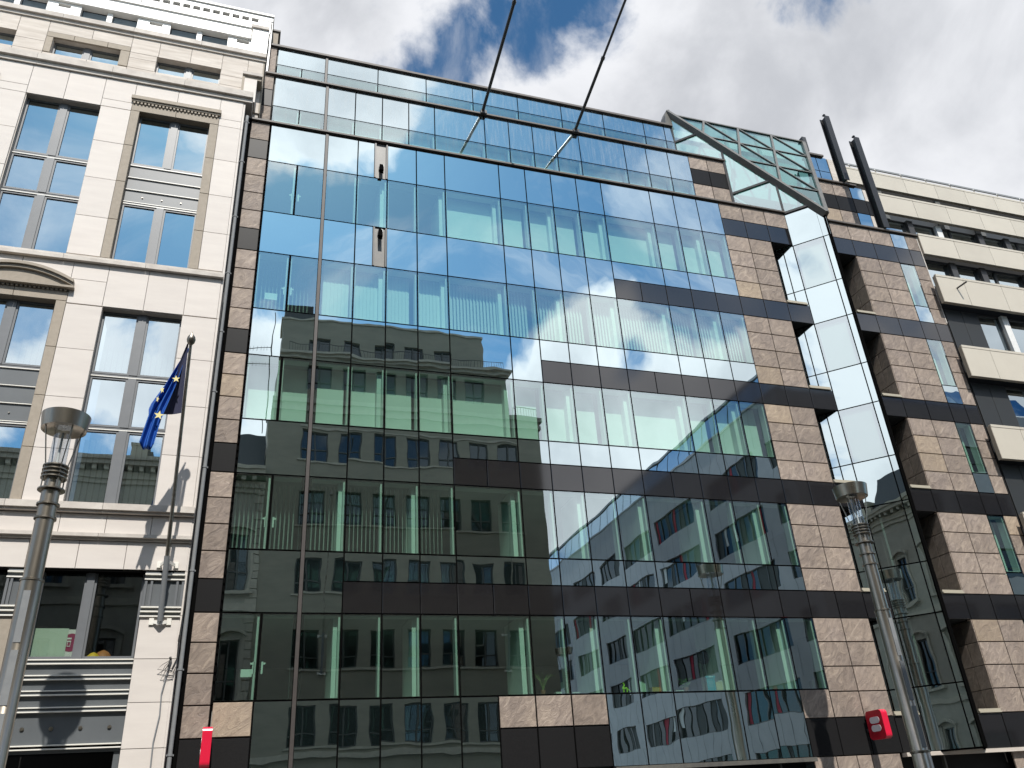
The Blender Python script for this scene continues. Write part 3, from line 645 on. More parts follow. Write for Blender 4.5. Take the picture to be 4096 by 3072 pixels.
# tall dark posts standing on the ledges at the right
for x0, y0, z0, z1 in ((24.54, 1.02, 26.525, 30.50), (24.56, -.16, 22.865, 28.0)):
    MB().box(x0, x0+.30, y0, y0+.03, z0, z1).box(x0+.12, x0+.17, y0+.03, y0+.30, z0, z1).box(x0, x0+.30, y0+.30, y0+.33, z0, z1).box(x0-.01, x0+.08, y0-.02, y0+.1, z1, z1+.05).build('steel_post', 'deep', GB)
# canopy line and shop front at the bottom
MB().box(9.6, 15.66, -.16, .05, 2.66, 2.765).build('canopy_edge', 'steel2', GB)
MB().box(18.7, 23.6, -.16, .05, 2.66, 2.765).build('canopy_edge', 'beige', GB)
MB().box(-.95, 15.6, .35, .5, 0, 2.7).box(18.7, 23.5, .35, .5, 0, 2.7).build('shop_wall', 'dark', GB)
for x in (10.6, 12.6, 14.6, 20.2): MB().box(x, x+.06, .1, .2, 0, 2.66).build('shop_mullion', 'steel2', GB)

# floodlights on the slim panels
for zc, lab in ((21.50, 'black floodlight on the upper slim grey panel between mirror panes, just under the top ledge'), (17.87+.85, 'black floodlight on the lower slim grey panel, one storey below the other')):
    f = thing('floodlight', lab, 'floodlight', (3.37, -.1, zc))
    MB().box(3.30, 3.44, -.03, .0, zc+.02, zc+.16).build('bracket', 'steel', f)
    MB().bar((3.37, -.10, zc+.12), (3.37, -.22, zc-.22), .15, .12, (1, 0, 0)).build('lamp_head', 'black', f)
    MB().box(3.40, 3.46, -.12, -.06, zc+.10, zc+.20).build('sensor', 'fin', f)

# ================================================================== the pale stone building on the left
LB = thing('stone_office_building', 'pale limestone office building with brown stone window surrounds and stepped attic', 'building', (-5, 2, 0))
YF, YG = -.50, -.25
XL = -13.6
openA = [(-7.32, -5.30, 16.22, 21.80), (-4.45, -1.89, 16.22, 22.12), (-4.13, -2.12, 9.05, 14.60), (-7.57, -5.02, 9.05, 15.40),
         (-10.45, -8.45, 9.05, 14.6), (-10.75, -8.19, 16.22, 22.12), (-13.6, -11.3, 16.22, 21.8), (-13.6, -11.3, 9.05, 15.3)]
zs = [9.03, 10.42, 11.83, 13.24, 14.62, 15.94]
def wtiles(x0, x1, z0, z1, holes, xs, zs_, y, m='white'):
    for a, b, c, d in rects(x0, x1, z0, z1, holes, xs, zs_):
        if b-a < .05 or d-c < .05: continue
        piece('limestone_panel', LB, a, b, c, d, y, m, .06, .0055, .004)
wtiles(XL, -1.22, 9.03, 14.62, [h for h in openA if h[3] < 16], [], zs, YF)
wtiles(XL, -1.22, 14.62, 15.94, [h for h in openA if h[3] < 16 and h[3] > 14.7], [-12.4, -11.2, -10.3, -9.3, -8.3, -6.28, -5.04, -4.15, -3.13, -2.10], zs, YF)
# joints of the row over the lower windows come in shorter lengths
wtiles(XL, -1.22, 16.17, 22.98, [h for h in openA if h[2] > 16], [-11.4, -9.3, -8.4, -7.34, -6.34, -5.31, -4.43, -3.19, -1.91], [17.57, 18.98, 20.40, 21.81], YF)
for z0, z1, xs in ((8.29, 8.78, [-12.5, -11.3, -10.0, -8.8, -7.6, -6.5, -5.42, -4.12, -3.12, -2.11]), (7.46, 8.13, [-12.0, -10.8, -9.6, -8.4, -7.2, -6.0, -4.65, -3.61, -2.58, -1.61])):
    wtiles(XL, -1.19, z0, z1, [], xs, [], YF)
wallbox('wall', LB, XL, -1.21, 7.44, 22.98, openA, YF+.055, YF+.30, 'course')
# projecting courses
def course(x0, x1, z0, z1, y0, m='course', n=6):
    L_ = (x1-x0)/n
    for k in range(n): MB().box(x0+L_*k+.004, x0+L_*(k+1)-.004, y0, YF+.05, z0, z1).build('stone_course', m, LB)
course(XL, -1.17, 15.95, 16.06, -.62); course(XL, -1.19, 16.06, 16.15, -.57)
course(XL, -1.16, 8.80, 8.86, -.60); course(XL, -1.16, 8.86, 9.02, -.66)
course(XL, -1.15, 8.14, 8.20, -.55); course(XL, -1.15, 8.20, 8.285, -.63)
def cornice(x0, x1, y, zs_, ds, n=6, back=.6):
    L_ = (x1-x0)/n
    for k in range(n):
        q = MB()
        for (z0, z1), d in zip(zs_, ds): q.box(x0+L_*k+.004, x0+L_*(k+1)-.004, y-d, y+back, z0, z1)
        q.build('cornice_stone', 'course', LB)
cornice(XL, -.95, YF, [(22.99, 23.14), (23.14, 23.38)], [.06, .15])
YM = .25
openM = [(-7.29, -5.29, 24.42, 25.12), (-4.16, -2.13, 24.42, 25.12), (-10.4, -8.37, 24.42, 25.12), (-13.5, -11.5, 24.42, 25.12)]
wtiles(XL, -.76, 23.38, 25.85, openM+[(-7.5, -5.0, 24.4, 25.35)], [-12.4, -11.3, -10.4, -9.3, -8.36, -7.5, -6.2, -5.0, -4.13, -3.13, -2.12, -1.27], [24.42, 24.87], YM, 'beige')
for a, b, c, d in ((-7.5, -7.29, 24.42, 25.12), (-5.29, -5.0, 24.42, 25.12), (-7.5, -6.7, 25.12, 25.35), (-6.7, -5.7, 25.12, 25.35), (-5.7, -5.0, 25.12, 25.35)): piece('brown_panel', LB, a, b, c, d, YM-.01, 'brown', .06, .005)
wallbox('wall', LB, XL, -.77, 23.2, 25.85, openM, YM+.055, YM+.3, 'course')
MB().box(-.78, -.73, YM, 1.8, 23.38, 25.9).build('side_wall', 'brown', LB)
cornice(XL, -.70, YM, [(25.84, 25.97), (25.97, 26.16)], [.05, .13], back=1.9)
MB().box(-1.30, -.90, -.22, .24, 23.38, 24.42).build('corner_pier', 'white', LB); MB().box(-1.38, -.74, -.28, .24, 24.56, 24.68).build('pier_cap', 'course', LB)
MB().box(-1.38, -1.30, -.22, .24, 23.38, 24.56).box(-1.30, -.76, -.2, .24, 24.42, 24.56).build('pier_edge', 'brown', LB)
# return wall towards the glass building
for z0, z1 in zip([0]+[3.56, 4.5, 5.44, 6.4, 7.44]+zs+[17.57, 18.98, 20.4, 21.8, 22.95], [3.56, 4.5, 5.44, 6.4, 7.44]+zs+[17.57, 18.98, 20.4, 21.8, 22.95]):
    if z1-z0 > .05: MB().box(-1.218, -1.16, YF+.01, 0.3, z0+.006, z1-.006).build('return_panel', 'white', LB)
def bolt(x, y, z, r, par):
    pts = lambda rr, yy: [(x+rr*math.cos(2*math.pi*i/12), yy, z+rr*math.sin(2*math.pi*i/12)) for i in range(12)]
    MB().prism(pts(r, y-.02), (0, .02, 0)).prism(pts(r*.6, y-.035), (0, .015, 0)).build('bolt', 'inox', par)
# windows
def lwin(x0, x1, rows, y=YG, mull=.20, gl='win', blinds=(), deep=.25):
    """rows: list of (kind, z0, z1) kind = 'g' glass pair, 'm' metal bands, from the top down"""
    w = thing_part('window', LB, ((x0+x1)/2, y, rows[-1][1]))
    xm = (x0+x1)/2
    for r_, (k, z0, z1) in enumerate(rows):
        if k == 'g':
            q = MB(); fw_ = .055
            for a, b in ((x0, xm-mull/2), (xm+mull/2, x1)):
                q.box(a, a+fw_, y-.03, y+.05, z0, z1).box(b-fw_, b, y-.03, y+.05, z0, z1).box(a+fw_, b-fw_, y-.03, y+.05, z0, z0+fw_).box(a+fw_, b-fw_, y-.03, y+.05, z1-fw_, z1)
            q.box(xm-mull/2, xm+mull/2, y-.06, y+.05, z0, z1)
            q.build('frame', 'grey', w)
            for a, b in ((x0, xm-mull/2), (xm+mull/2, x1)):
                me = slab_mesh(b-a-2*fw_, z1-z0-2*fw_, .02, (gl, 'clearback'), .002)
                link('pane', me, w, ((a+b)/2, y+.01, (z0+z1)/2), (R_.uniform(-.001, .001), 0, R_.uniform(-.001, .001)))
            if r_ in blinds:
                q = MB(); x = x0+.12
                while x < x1-.1:
                    q.prism([(x-.05, y+.5, z0+.05), (x+.05, y+.56, z0+.05), (x+.05, y+.56, z1-.05), (x-.05, y+.5, z1-.05)], (.002, -.003, 0)); x += .14
                q.build('vertical_blind', 'blind', w, kind='stuff')
        else:
            n = k[1]; hh = (z1-z0)/n
            for i in range(n): MB().box(x0, x1, y-.02, y+.05, z0+hh*i+.05, z0+hh*(i+1)).build('metal_panel', 'greypan', w)
            if n >= 2:
                for f in (.24, .5, .76): bolt(x0+(x1-x0)*f, y-.02, z0+hh*.5, .022, w)
            for i in range(n): MB().box(x0, x1, y-.06, y+.02, z0+hh*i, z0+hh*i+.022).build('bead', 'bead', w)
        if r_: MB().box(x0, x1, y-.055, y+.02, z1+.005, z1+.03).build('bead', 'bead', w); MB().box(x0, x1, y-.045, y+.05, z1+.03, z1+.075).build('transom', 'grey', w)
    MB().box(x0-.01, x1+.01, y+1.5, y+1.6, rows[-1][1], rows[0][2]).build('room_wall', 'back', w)
    MB().box(x0-.01, x1+.01, y+.06, y+1.5, rows[0][2]-.02, rows[0][2]+.02).build('room_ceiling', 'ceil', w)
    return w
def thing_part(name, parent, loc): return link(name, None, parent, loc)
lwin(-7.32, -5.30, [('g', 19.72, 21.80), ('g', 18.33, 19.62), ('g', 16.26, 18.22)])
for dx in (0, -6.28): lwin(-4.20+dx, -2.15+dx, [('g', 19.88, 21.82), (('m', 3), 18.42, 19.80), ('g', 16.26, 18.34)])
lwin(-4.13, -2.12, [('g', 12.70, 14.60), ('g', 11.18, 12.60), ('g', 9.06, 11.08)], blinds=(0, 2))
for xa in (-7.33, -13.5): lwin(xa, xa+2.05, [('g', 12.72, 14.66), (('m', 3), 11.14, 12.62), ('g', 9.06, 11.08)], blinds=(0, 2))
lwin(-10.45, -8.45, [('g', 12.70, 14.60), ('g', 11.18, 12.60), ('g', 9.06, 11.08)])
lwin(-13.5, -11.4, [('g', 19.72, 21.80), ('g', 18.33, 19.62), ('g', 16.26, 18.22)])
for a, b, c, d in openM: lwin(a, b, [('g', c, d)], y=YM+.25, mull=.18)
# brown stone surrounds
def surround(x0, x1, xi0, xi1, z0, z1, zt, arch):
    for zz in zip([z0]+[v for v in (10.42, 11.83, 13.24, 14.63, 17.57, 18.98, 20.4, 21.81) if z0 < v < z1-.1], [v for v in (10.42, 11.83, 13.24, 14.63, 17.57, 18.98, 20.4, 21.81) if z0 < v < z1-.1]+[z1]):
        for a, b in ((x0, xi0), (xi1, x1)): piece('brown_panel', LB, a, b, zz[0], zz[1], YF-.012, 'brown', .3, .004)
    n = 2
    for k in range(n): a = x0+(x1-x0)*k/n; b = x0+(x1-x0)*(k+1)/n; piece('brown_panel', LB, a, b, z1, zt, YF-.012, 'brown', .3, .004)
    q = MB(); x = x0+.03
    while x < x1-.05: q.box(x, x+.055, YF-.06, YF-.012, zt-.005, zt+.075); x += .105
    q.build('dentils', 'brown', LB, kind='stuff')
    if not arch:
        MB().box(x0-.02, x1+.02, YF-.075, YF, zt+.075, zt+.14).box(x0-.04, x1+.04, YF-.12, YF, zt+.14, zt+.27).build('hood', 'brown', LB)
    else:
        xc = (x0+x1)/2; hw = (x1-x0)/2+.10; pts = []; m = 14
        for i in range(m+1): t = -1+2*i/m; pts.append((xc+hw*t, zt+.13+.40*(1-t*t)))
        MB().prism([(p[0], YF-.06, p[1]) for p in pts]+[(xc+hw, YF-.06, zt+.075), (xc-hw, YF-.06, zt+.075)], (0, .30, 0)).build('pediment', 'brown', LB)
        q = MB()
        for dz, dy in ((0, .14), (.09, .20)):
            for i in range(m):
                a, b = pts[i], pts[i+1]; q.add([(a[0], YF-dy, a[1]+dz-.0), (b[0], YF-dy, b[1]+dz), (b[0], YF-dy, b[1]+dz+.085), (a[0], YF-dy, a[1]+dz+.085),
                    (a[0], YF, a[1]+dz), (b[0], YF, b[1]+dz), (b[0], YF, b[1]+dz+.085), (a[0], YF, a[1]+dz+.085)], [(0, 1, 2, 3), (3, 2, 6, 7), (4, 5, 1, 0), (1, 5, 6, 2), (0, 3, 7, 4)])
        q.build('pediment_moulding', 'brown', LB); MB().box(xc-hw-.03, xc+hw+.03, YF-.16, YF, zt+.06, zt+.12).build('hood', 'brown', LB)
for dx in (0, -6.28): surround(-4.45+dx, -1.89+dx, -4.20+dx, -2.15+dx, 16.2, 21.82, 22.10, False)
for dx in (0, -6.2): surround(-7.57+dx, -5.02+dx, -7.33+dx, -5.27+dx, 9.04, 14.66, 14.95, True)
# attic in white metal
YA = 2.1
openT = [(-7.3, -5.4, 27.9, 28.95), (-4.27, -2.22, 27.9, 28.95), (-10.3, -8.4, 27.9, 28.95), (-13.3, -11.4, 27.9, 28.95), (-5.0, -4.55, 28.72, 28.88), (-1.9, -1.45, 28.70, 28.9), (-8.05, -7.65, 28.72, 28.88)]
wallbox('attic_wall', LB, XL, -1.36, 26.2, 28.97, openT, YA, YA+.2, 'alu')
for a, b, c, d in openT[:4]:
    w = thing_part('attic_window', LB, ((a+b)/2, YA, c)); xm = (a+b)/2
    MB().box(xm-.09, xm+.09, YA+.05, YA+.2, c, d).build('frame', 'alu', w)
    for p, r in ((a, xm-.09), (xm+.09, b)): link('pane', slab_mesh(r-p-.04, d-c-.04, .02, 'oglassb', .002), w, ((p+r)/2, YA+.2, (c+d)/2))
MB().box(XL, -1.36, YA+.6, YA+.8, 26, 29).build('attic_back', 'dark', LB)
MB().box(XL, -1.36, YA-.10, YA+.2, 28.97, 29.50).build('attic_band', 'alu', LB); MB().box(XL, -1.34, YA-.16, YA+.2, 29.50, 29.58).build('attic_band', 'alu', LB)
q = MB(); x = -1.10
while x > -13.6:
    if x < -5.2: MB().box(x-.345, x-.012, YA-.03, YA+.1, 29.58, 30.20).build('seam_panel', 'alu', LB)
    else: MB().box(x-.345, x-.004, YA-.03, YA+.1, 29.58, 30.00).build('seam_panel', 'alu', LB); MB().box(x-.10, x, YA-.03, YA+.1, 30.0, 30.2).build('vent_post', 'alu', LB)
    x -= .36
MB().box(-5.2, -1.1, YA+.3, YA+.4, 29.6, 30.3).build('vent_back', 'dark', LB)
MB().box(XL, -.66, YA-.04, YA+.4, 30.20, 30.42).build('attic_band', 'alu', LB); MB().box(XL, -.63, YA-.10, YA+2, 30.44, 30.52).build('roof_edge', 'alu', LB)
MB().box(-1.10, -.68, YA-.02, YA+.3, 29.5, 30.2).build('attic_wall', 'alu', LB); MB().box(-.72, -.66, YA-.02, YA+.3, 27.4, 30.45).build('edge_trim', 'alu', LB)
MB().box(-1.34, -.76, 1.62, YA+.2, 26.28, 29.1).build('attic_pier', 'alu', LB); MB().box(-1.40, -.74, 1.55, YA+.2, 29.1, 29.25).build('pier_cap', 'course', LB)
MB().box(-1.05, -1.03, 1.60, 1.63, 26.3, 29.08).build('seam', 'grey', LB)
MB().box(XL, -.8, 2.6, 12, 22, 30.4).build('roof_block', 'dark', LB)
# ground floor
for (a, b, c, d) in rects(-2.07, -1.20, 0, 6.40, [], [], [.8, 1.7, 2.62, 3.56, 4.50, 5.43]): piece('limestone_panel', LB, a, b, c, d, YF, 'white', .3, .006, .004)
for (a, b, c, d) in rects(-4.93, -4.28, 0, 6.40, [], [], [1.7, 3.56, 4.98]): piece('brown_panel', LB, a, b, c, d, YF, 'brown', .3, .006)
for (a, b, c, d) in rects(-13.6, -7.6, 0, 7.4, [(-12.5, -9.0, 3, 7.0)], [-8.3], [1.7, 3.56, 4.98, 6.4]): piece('limestone_panel', LB, a, b, c, d, YF, 'white', .3, .006)
for x0, x1 in ((-2.08, -1.20), (-4.95, -4.38)):
    MB().box(x0, x1, YF+.02, YF+.2, 6.40, 7.42).build('metal_cap', 'greypan', LB)
    for z in (6.36, 6.47, 6.57, 7.22, 7.34): MB().box(x0, x1, YF-.05, YF+.02, z, z+.03).build('bead', 'bead', LB)
    w_ = x1-x0
    for f in (.02, .16, .80, .94): MB().box(x0+w_*f, x0+w_*f+.05, YF-.03, YF+.02, 6.61, 7.21).build('cap_rib', 'grey', LB)
MB().box(-13.6, -1.19, YF+.03, YF+.3, 7.41, 7.46).build('head_trim', 'black', LB)
GW = thing_part('ground_window', LB, (-3.2, YG, 5.45))
for a, b in ((-4.28, -3.33), (-3.17, -2.10), (-7.4, -6.2), (-6.05, -4.95)):
    MB().box(a, a+.05, YG-.04, YG+.05, 5.48, 7.41).box(b-.05, b, YG-.04, YG+.05, 5.48, 7.41).box(a, b, YG-.05, YG+.05, 5.44, 5.53).build('frame', 'grey', GW)
    link('pane', slab_mesh(b-a-.1, 1.86, .02, ('winlow', 'clearback'), .002), GW, ((a+b)/2, YG+.01, 6.47))
MB().box(-3.33, -3.17, YG-.08, YG+.05, 5.46, 7.41).build('mullion', 'grey', GW); MB().box(-6.2, -6.05, YG-.08, YG+.05, 5.46, 7.41).build('mullion', 'grey', GW)
MB().box(-7.4, -2.1, 2.2, 2.3, 3.5, 7.4).build('room_wall', 'dark', GW); MB().box(-7.4, -2.1, YG+.1, 2.2, 5.3, 5.44).build('inner_sill', 'grey', GW)
for n_, (z0, z1) in enumerate(((5.12, 5.33), (4.79, 5.0), (4.45, 4.68), (3.70, 4.34))):
    MB().box(-4.26, -2.07, YF+.08, YF+.2, z0, z1).build('metal_panel', 'greypan', LB)
    for z in (z1+.0, z1+.085): MB().box(-4.26, -2.07, YF, YF+.12, z, z+.025).build('bead', 'bead', LB)
    MB().box(-4.26, -2.07, YF+.03, YF+.2, z1+.025, z1+.085).build('metal_panel', 'greypan', LB)
for z in (3.60, 3.675): MB().box(-4.26, -2.07, YF, YF+.12, z, z+.025).build('bead', 'bead', LB)
MB().box(-4.26, -2.07, YF+.06, YF+.2, 3.54, 3.62).build('metal_panel', 'greypan', LB)
for x in (-4.05, -3.50, -2.93, -2.36):
    bolt(x, YF+.08, 4.02, .042, LB)
MB().box(-7.4, -2.1, .8, .9, 0, 3.6).build('shop_wall', 'dark', LB); MB().box(-2.2, -2.08, YF+.1, .5, 0, 3.55).build('shop_frame', 'greypan', LB)
MB().box(XL, -1.3, 1.6, 1.7, 0, 9).build('back_wall', 'dark', LB)

# drain pipe in the corner between the two buildings
dp = thing('drain_pipe', 'grey zinc drain pipe in the corner between the limestone and the glass building', 'drain pipe', (-1.07, -.32, 0))
MB().tube([(-1.07, -.32, 0), (-1.07, -.32, 22.4)], .05, 12).build('pipe', 'pipe', dp, smooth=True)
MB().tube([(-1.07, -.32, 22.4), (-1.07, -.30, 22.6), (-1.07, -.15, 22.75), (-1.07, 0, 22.8)], .05, 12).build('pipe_head', 'pipe', dp, smooth=True)
for z in (3.4, 5.2, 7.5, 10.2, 12.4, 14.3, 16.3, 18.4, 20.6, 22.3):
    MB().tube([(-1.07, -.32, z), (-1.07, -.32, z+.05)], .062, 12).box(-1.15, -.99, -.33, -.30, z, z+.035).build('bracket', 'pipe', dp)
cb = thing('cable', 'loose dark cables hanging down the limestone pier beside the drain pipe', 'cable', (-1.3, -.52, 4))
MB().tube([(-1.12, -.53, 15.5), (-1.15, -.53, 7.53), (-1.13, -.53, 6.83), (-1.17, -.53, 5.83), (-1.16, -.53, 5.43), (-1.24, -.53, 5.2), (-1.33, -.54, 5.25), (-1.30, -.53, 5.38)], .012, 6).build('cable_run', 'cable', cb)
MB().tube([(-1.27, -.55, 5.40), (-1.33, -.54, 5.1), (-1.39, -.53, 4.67), (-1.37, -.53, 4.23), (-1.43, -.53, 3.67), (-1.42, -.53, 3.17), (-1.44, -.53, 2.2)], .016, 6).build('cable_run', 'pipe', cb)
for k, (dx, dz) in enumerate(((-.30, -.14), (-.2, -.27), (-.12, -.3), (-.02, -.2))):
    MB().tube([(-1.27, -.56, 5.40), (-1.29+dx*.5, -.60, 5.33+dz*.3), (-1.30+dx*.8, -.58, 5.33+dz), (-1.20, -.56, 5.2+dz*.5), (-1.16, -.55, 5.25)], .006, 5).build('wire', 'cable', cb)
MB().tube([(-1.15, -.55, 5.95), (-1.16, -.55, 5.80)], .03, 8).tube([(-1.27, -.56, 5.44), (-1.32, -.56, 5.42)], .035, 8).build('connector', 'cable', cb)

# ================================================================== the champagne panelled building on the right
RB = thing('panelled_office_building', 'modern office building with champagne metal panel bands and charcoal recesses', 'building', (34, 2, 0))
def pband(x0, z0, z1, y, joints, x1=52., lip=.10):
    X = [x0]+[j for j in joints if j > x0+.2]+[x1]; 
    st = joints[-1]
    X = [x0]+[j for j in joints if j > x0+.2]
    while X[-1]+1.92 < x1: X.append(X[-1]+1.92)
    for a, b in zip(X, X[1:]): piece('metal_panel', RB, a, b, z0, z1, y, 'panel', .06, .008, .006)
    for a, b in zip(X, X[1:]): MB().box(a+.003, b-.003, y-.012, y+.10, z1, z1+lip).build('capping', 'panel', RB)
    MB().box(x0+.03, X[-1], y+.062, y+.17, z0+.02, z1).build('band_core', 'panel', RB)
    MB().box(x0-.01, x0+.028, y+.01, y+.17, z0, z1+lip*.5).build('end_panel', 'brown', RB)
def rwin(x0, x1, z0, z1, y, post):
    w = thing_part('window', RB, ((x0+x1)/2, y, z0))
    link('pane', slab_mesh(x1-x0, z1-z0, .02, ('win', 'clearback'), .002), w, ((x0+x1)/2, y+.03, (z0+z1)/2))
    MB().box(x0, x0+.05, y-.02, y+.05, z0, z1).box(x1-.05, x1, y-.02, y+.05, z0, z1).box(x0, x1, y-.02, y+.05, z0, z0+.06).box(x0, x1, y-.02, y+.05, z1-.06, z1).build('frame', 'steel', w)
    MB().box(x0, x1, y+1.2, y+1.25, z0, z1).build('room_wall', 'back', w)
    if post: MB().box(x1, x1+.32, y-.16, y+.1, z0, z1).build('post', 'alu' if post == 2 else 'steel', w)
J = [27.92, 29.88, 31.82]
pband(26.32, 28.02, 28.93, 2.5, J); pband(26.35, 25.15, 26.15, 1.2, [28.36, 30.30, 32.30]); pband(26.35, 21.82, 22.80, -.1, [28.25, 30.20]); pband(26.10, 19.15, 20.40, -.42, [27.50, 29.52])
for z0 in (15.74, 12.30, 8.88, 5.45): pband(26.10, z0, z0+1.28, -.42, [27.50, 29.45])
MB().box(26.4, 52, 2.9, 3.3, 26.2, 28.1).build('recess_wall', 'charcoal', RB)
for x in (28.0, 31.6, 33.9, 37.5): MB().box(x, x+.3, 2.6, 2.85, 26.2, 28.0).build('recess_post', 'steel2', RB)
for y, z0, z1, x0 in ((1.65, 22.9, 25.15, 26.5), (.35, 20.45, 21.82, 26.5)):
    x = x0; k = 0
    for k, wd in enumerate((1.40, 1.32, .62, 1.5, 1.32, .62, 1.5, 1.32, .62, 1.5, 1.3, 1.3, 1.4)):
        post = 2 if (k == 1 and y > 1) else (0 if wd < 1 else 1)
        rwin(x, x+wd, z0, z1, y, post); x += wd+(.33 if post else .02)
for z0, z1 in ((17.10, 19.15), (13.66, 15.74), (10.24, 12.30), (6.80, 8.88)):
    for a, b in ((26.45, 27.32), (27.32, 28.16)): piece('charcoal_panel', RB, a, b, z0, z1, .05, 'charcoal', .05, .01)
    rwin(28.18, 29.36, z0, z1, .12, 2); rwin(29.70, 31.0, z0, z1, .12, 2); rwin(31.4, 32.7, z0, z1, .12, 1); rwin(33.1, 36, z0, z1, .12, 1)
MB().box(26.32, 52, .3, .5, 0, 20.4).box(26.4, 52, .6, .8, 20.4, 22.7).box(26.45, 52, 2.95, 3.2, 22.7, 26.2).build('core_wall', 'dark', RB)
MB().box(26.5, 52, 3.3, 14, 22, 28.9).build('roof_block', 'dark', RB)
q = MB()
rl = thing_part('roof_rail', RB, (34, 2.5, 29))
MB().bar((26.4, 2.5, 29.20), (52, 2.5, 29.20), .06, .10).build('rail', 'pipe', rl)
for k in range(16): x = 26.9+k*1.55; MB().bar((x, 2.62, 29.02), (x-.25, 2.46, 29.17), .05, .07).build('rail_bracket', 'alu', rl)
MB().tube([(27.0, -.38, 19.92), (27.12, -.85, 19.98)], .035, 8).build('spout', 'steel', RB)

# ================================================================== street lamps
def make_lamp(X, Y, dz, label, group='round-headed stainless steel street lamps'):
    t = thing('street_lamp', label, 'street lamp', (X, Y, 0), group)
    def lz(name, prof, m, sm=True): return MB().lathe([(r, z+dz) for r, z in prof], X, Y, 40).build(name, m, t, smooth=sm)
    MB().lathe([(.215, -.05), (.215, 2.55+dz), (.19, 2.58+dz), (.19, 5.88+dz)], X, Y, 40).build('lower_pole', 'inox', t, smooth=True)
    lz('upper_pole', [(.168, 5.90), (.165, 7.10), (.162, 7.65), (.150, 7.66), (.145, 7.90)], 'inox')
    for z, r in ((2.57, .235), (5.90, .205), (7.10, .198), (7.38, .205)): lz('collar', [(r-.02, z-.035), (r, z-.025), (r, z+.01), (r-.03, z+.02)], 'inoxd')
    lz('ring_disc', [(.16, 7.655), (.245, 7.66), (.245, 7.685), (.16, 7.70)], 'inoxd')
    for z in (7.92, 8.00, 8.08, 8.16): lz('cooling_ring', [(.15, z-.012), (.235, z-.012), (.235, z+.012), (.15, z+.012)], 'inoxd')
    lz('lamp_core', [(.15, 7.90), (.15, 8.19)], 'lampwhite')
    lz('glass_tube', [(.158, 8.19), (.158, 9.02)], 'lampglass')
    lz('lamp_tube', [(.022, 8.19), (.022, 8.9)], 'lampwhite')
    # drum: outer shell tapering down, hollow underside
    lz('drum', [(.19, 9.03), (.38, 8.965), (.415, 8.955), (.457, 9.27), (.2, 9.33)], 'inox')
    for a in (.6, 2.17, 3.74, 5.31):
        c, s = math.cos(a), math.sin(a)
        MB().tube([(X+.205*c, Y+.205*s, 7.68+dz), (X+.205*c, Y+.205*s, 8.16+dz), (X+.36*c, Y+.36*s, 8.98+dz)], .013, 8).build('rod', 'inox', t)
    for k in range(3):
        z = 4.75-1.05*k+dz; MB().box(X-.06, X+.06, Y-.198, Y-.186, z, z+.92).build('hatch', 'pipe', t)
    return t
make_lamp(15.83, -3.885, 0, 'stainless steel street lamp in front of the prow, on the right of the photo')
make_lamp(-3.62, -4.35, .24, 'stainless steel street lamp before the limestone building, left of the blue flag')
make_lamp(15.83, -18.41, 0, 'stainless steel street lamp on the far pavement, seen only mirrored in the glass front')

# ================================================================== wall flagpole with flag
def wallpole(x, y, z, dy, dz, label, L=1.0):
    t = thing('flagpole', label, 'flagpole', (x, y, z))
    a = Vector((x, y, z)); b = a+Vector((0, dy, dz))
    MB().tube([a, a+(b-a)*.22], .062, 14).build('lower_tube', 'pipe', t, smooth=True); MB().tube([a+(b-a)*.21, b], .047, 14, r_end=.036).build('pole', 'inoxd', t, smooth=True)
    o = MB().lathe([(.02, -.17), (.035, -.14), (.085, -.08), (.105, 0), (.085, .08), (.03, .14), (.012, .20)], n=20).build('finial', 'inoxd', t, smooth=True)
    o.location = b-ORG[t.name]; o.rotation_euler = (b-a).to_track_quat('Z', 'Y').to_euler()
    wy = y+.10 if y > -5 else y-.10
    for zz in (0., .21):
        p = a+(b-a)*zz; MB().bar((x-.16, wy, p.z), (x, p.y, p.z-.05), .03, .07).bar((x+.16, wy, p.z), (x, p.y, p.z-.05), .03, .07).box(x-.24, x-.14, wy-.02, wy+.02, p.z-.07, p.z+.08).box(x+.14, x+.24, wy-.02, wy+.02, p.z-.07, p.z+.08).build('bracket', 'bead', t)
    return t
wallpole(-1.62, -.62, 6.25, -2.03, 6.35, 'slanted grey flagpole with pointed ball finial on the limestone wall, carrying the blue flag')
FR = [(-1.646, 12.565), (-1.716, 12.18), (-1.812, 11.538), (-1.944, 10.954), (-2.042, 10.547), (-2.093, 10.172), (-2.127, 9.872)]
FL = [(-1.663, 12.557), (-1.857, 12.058), (-2.084, 11.408), (-2.293, 10.852), (-2.34, 10.561), (-2.392, 10.225), (-2.444, 9.896)]
FH = [(-1.672, 12.56), (-1.669, 12.2), (-1.662, 11.635), (-1.66, 11.1), (-1.66, 10.86)]
FI = [(-1.70, 12.50), (-1.80, 12.15), (-1.92, 11.55), (-2.03, 10.95), (-2.08, 10.80)]
fl = thing('flag', 'blue flag with yellow stars hanging in folds from the slanted pole on the limestone wall', 'flag', (-1.7, -2.4, 12.4))
def yfold(t, s): return -2.36+.16*(1-t)*0-.075*math.sin(s*2.2*2*math.pi+.6)*(min(1, t*3+.15))-.03*math.sin(s*9+t*3)*t
q = MB(); nr, nc = 36, 30; vs = []
def lerp(P, t):
    f = t*(len(P)-1); i = min(int(f), len(P)-2); f -= i; return (P[i][0]+(P[i+1][0]-P[i][0])*f, P[i][1]+(P[i+1][1]-P[i][1])*f)
for r in range(nr+1):
    t = r/nr; a, b = lerp(FL, t), lerp(FR, t)
    for c in range(nc+1):
        s = c/nc; x = a[0]+(b[0]-a[0])*s; z = a[1]+(b[1]-a[1])*s
        z -= .17*max(0, t-.93)/.07*(1-abs(2*s-1)**1.3)
        vs.append((x, yfold(t, s), z))
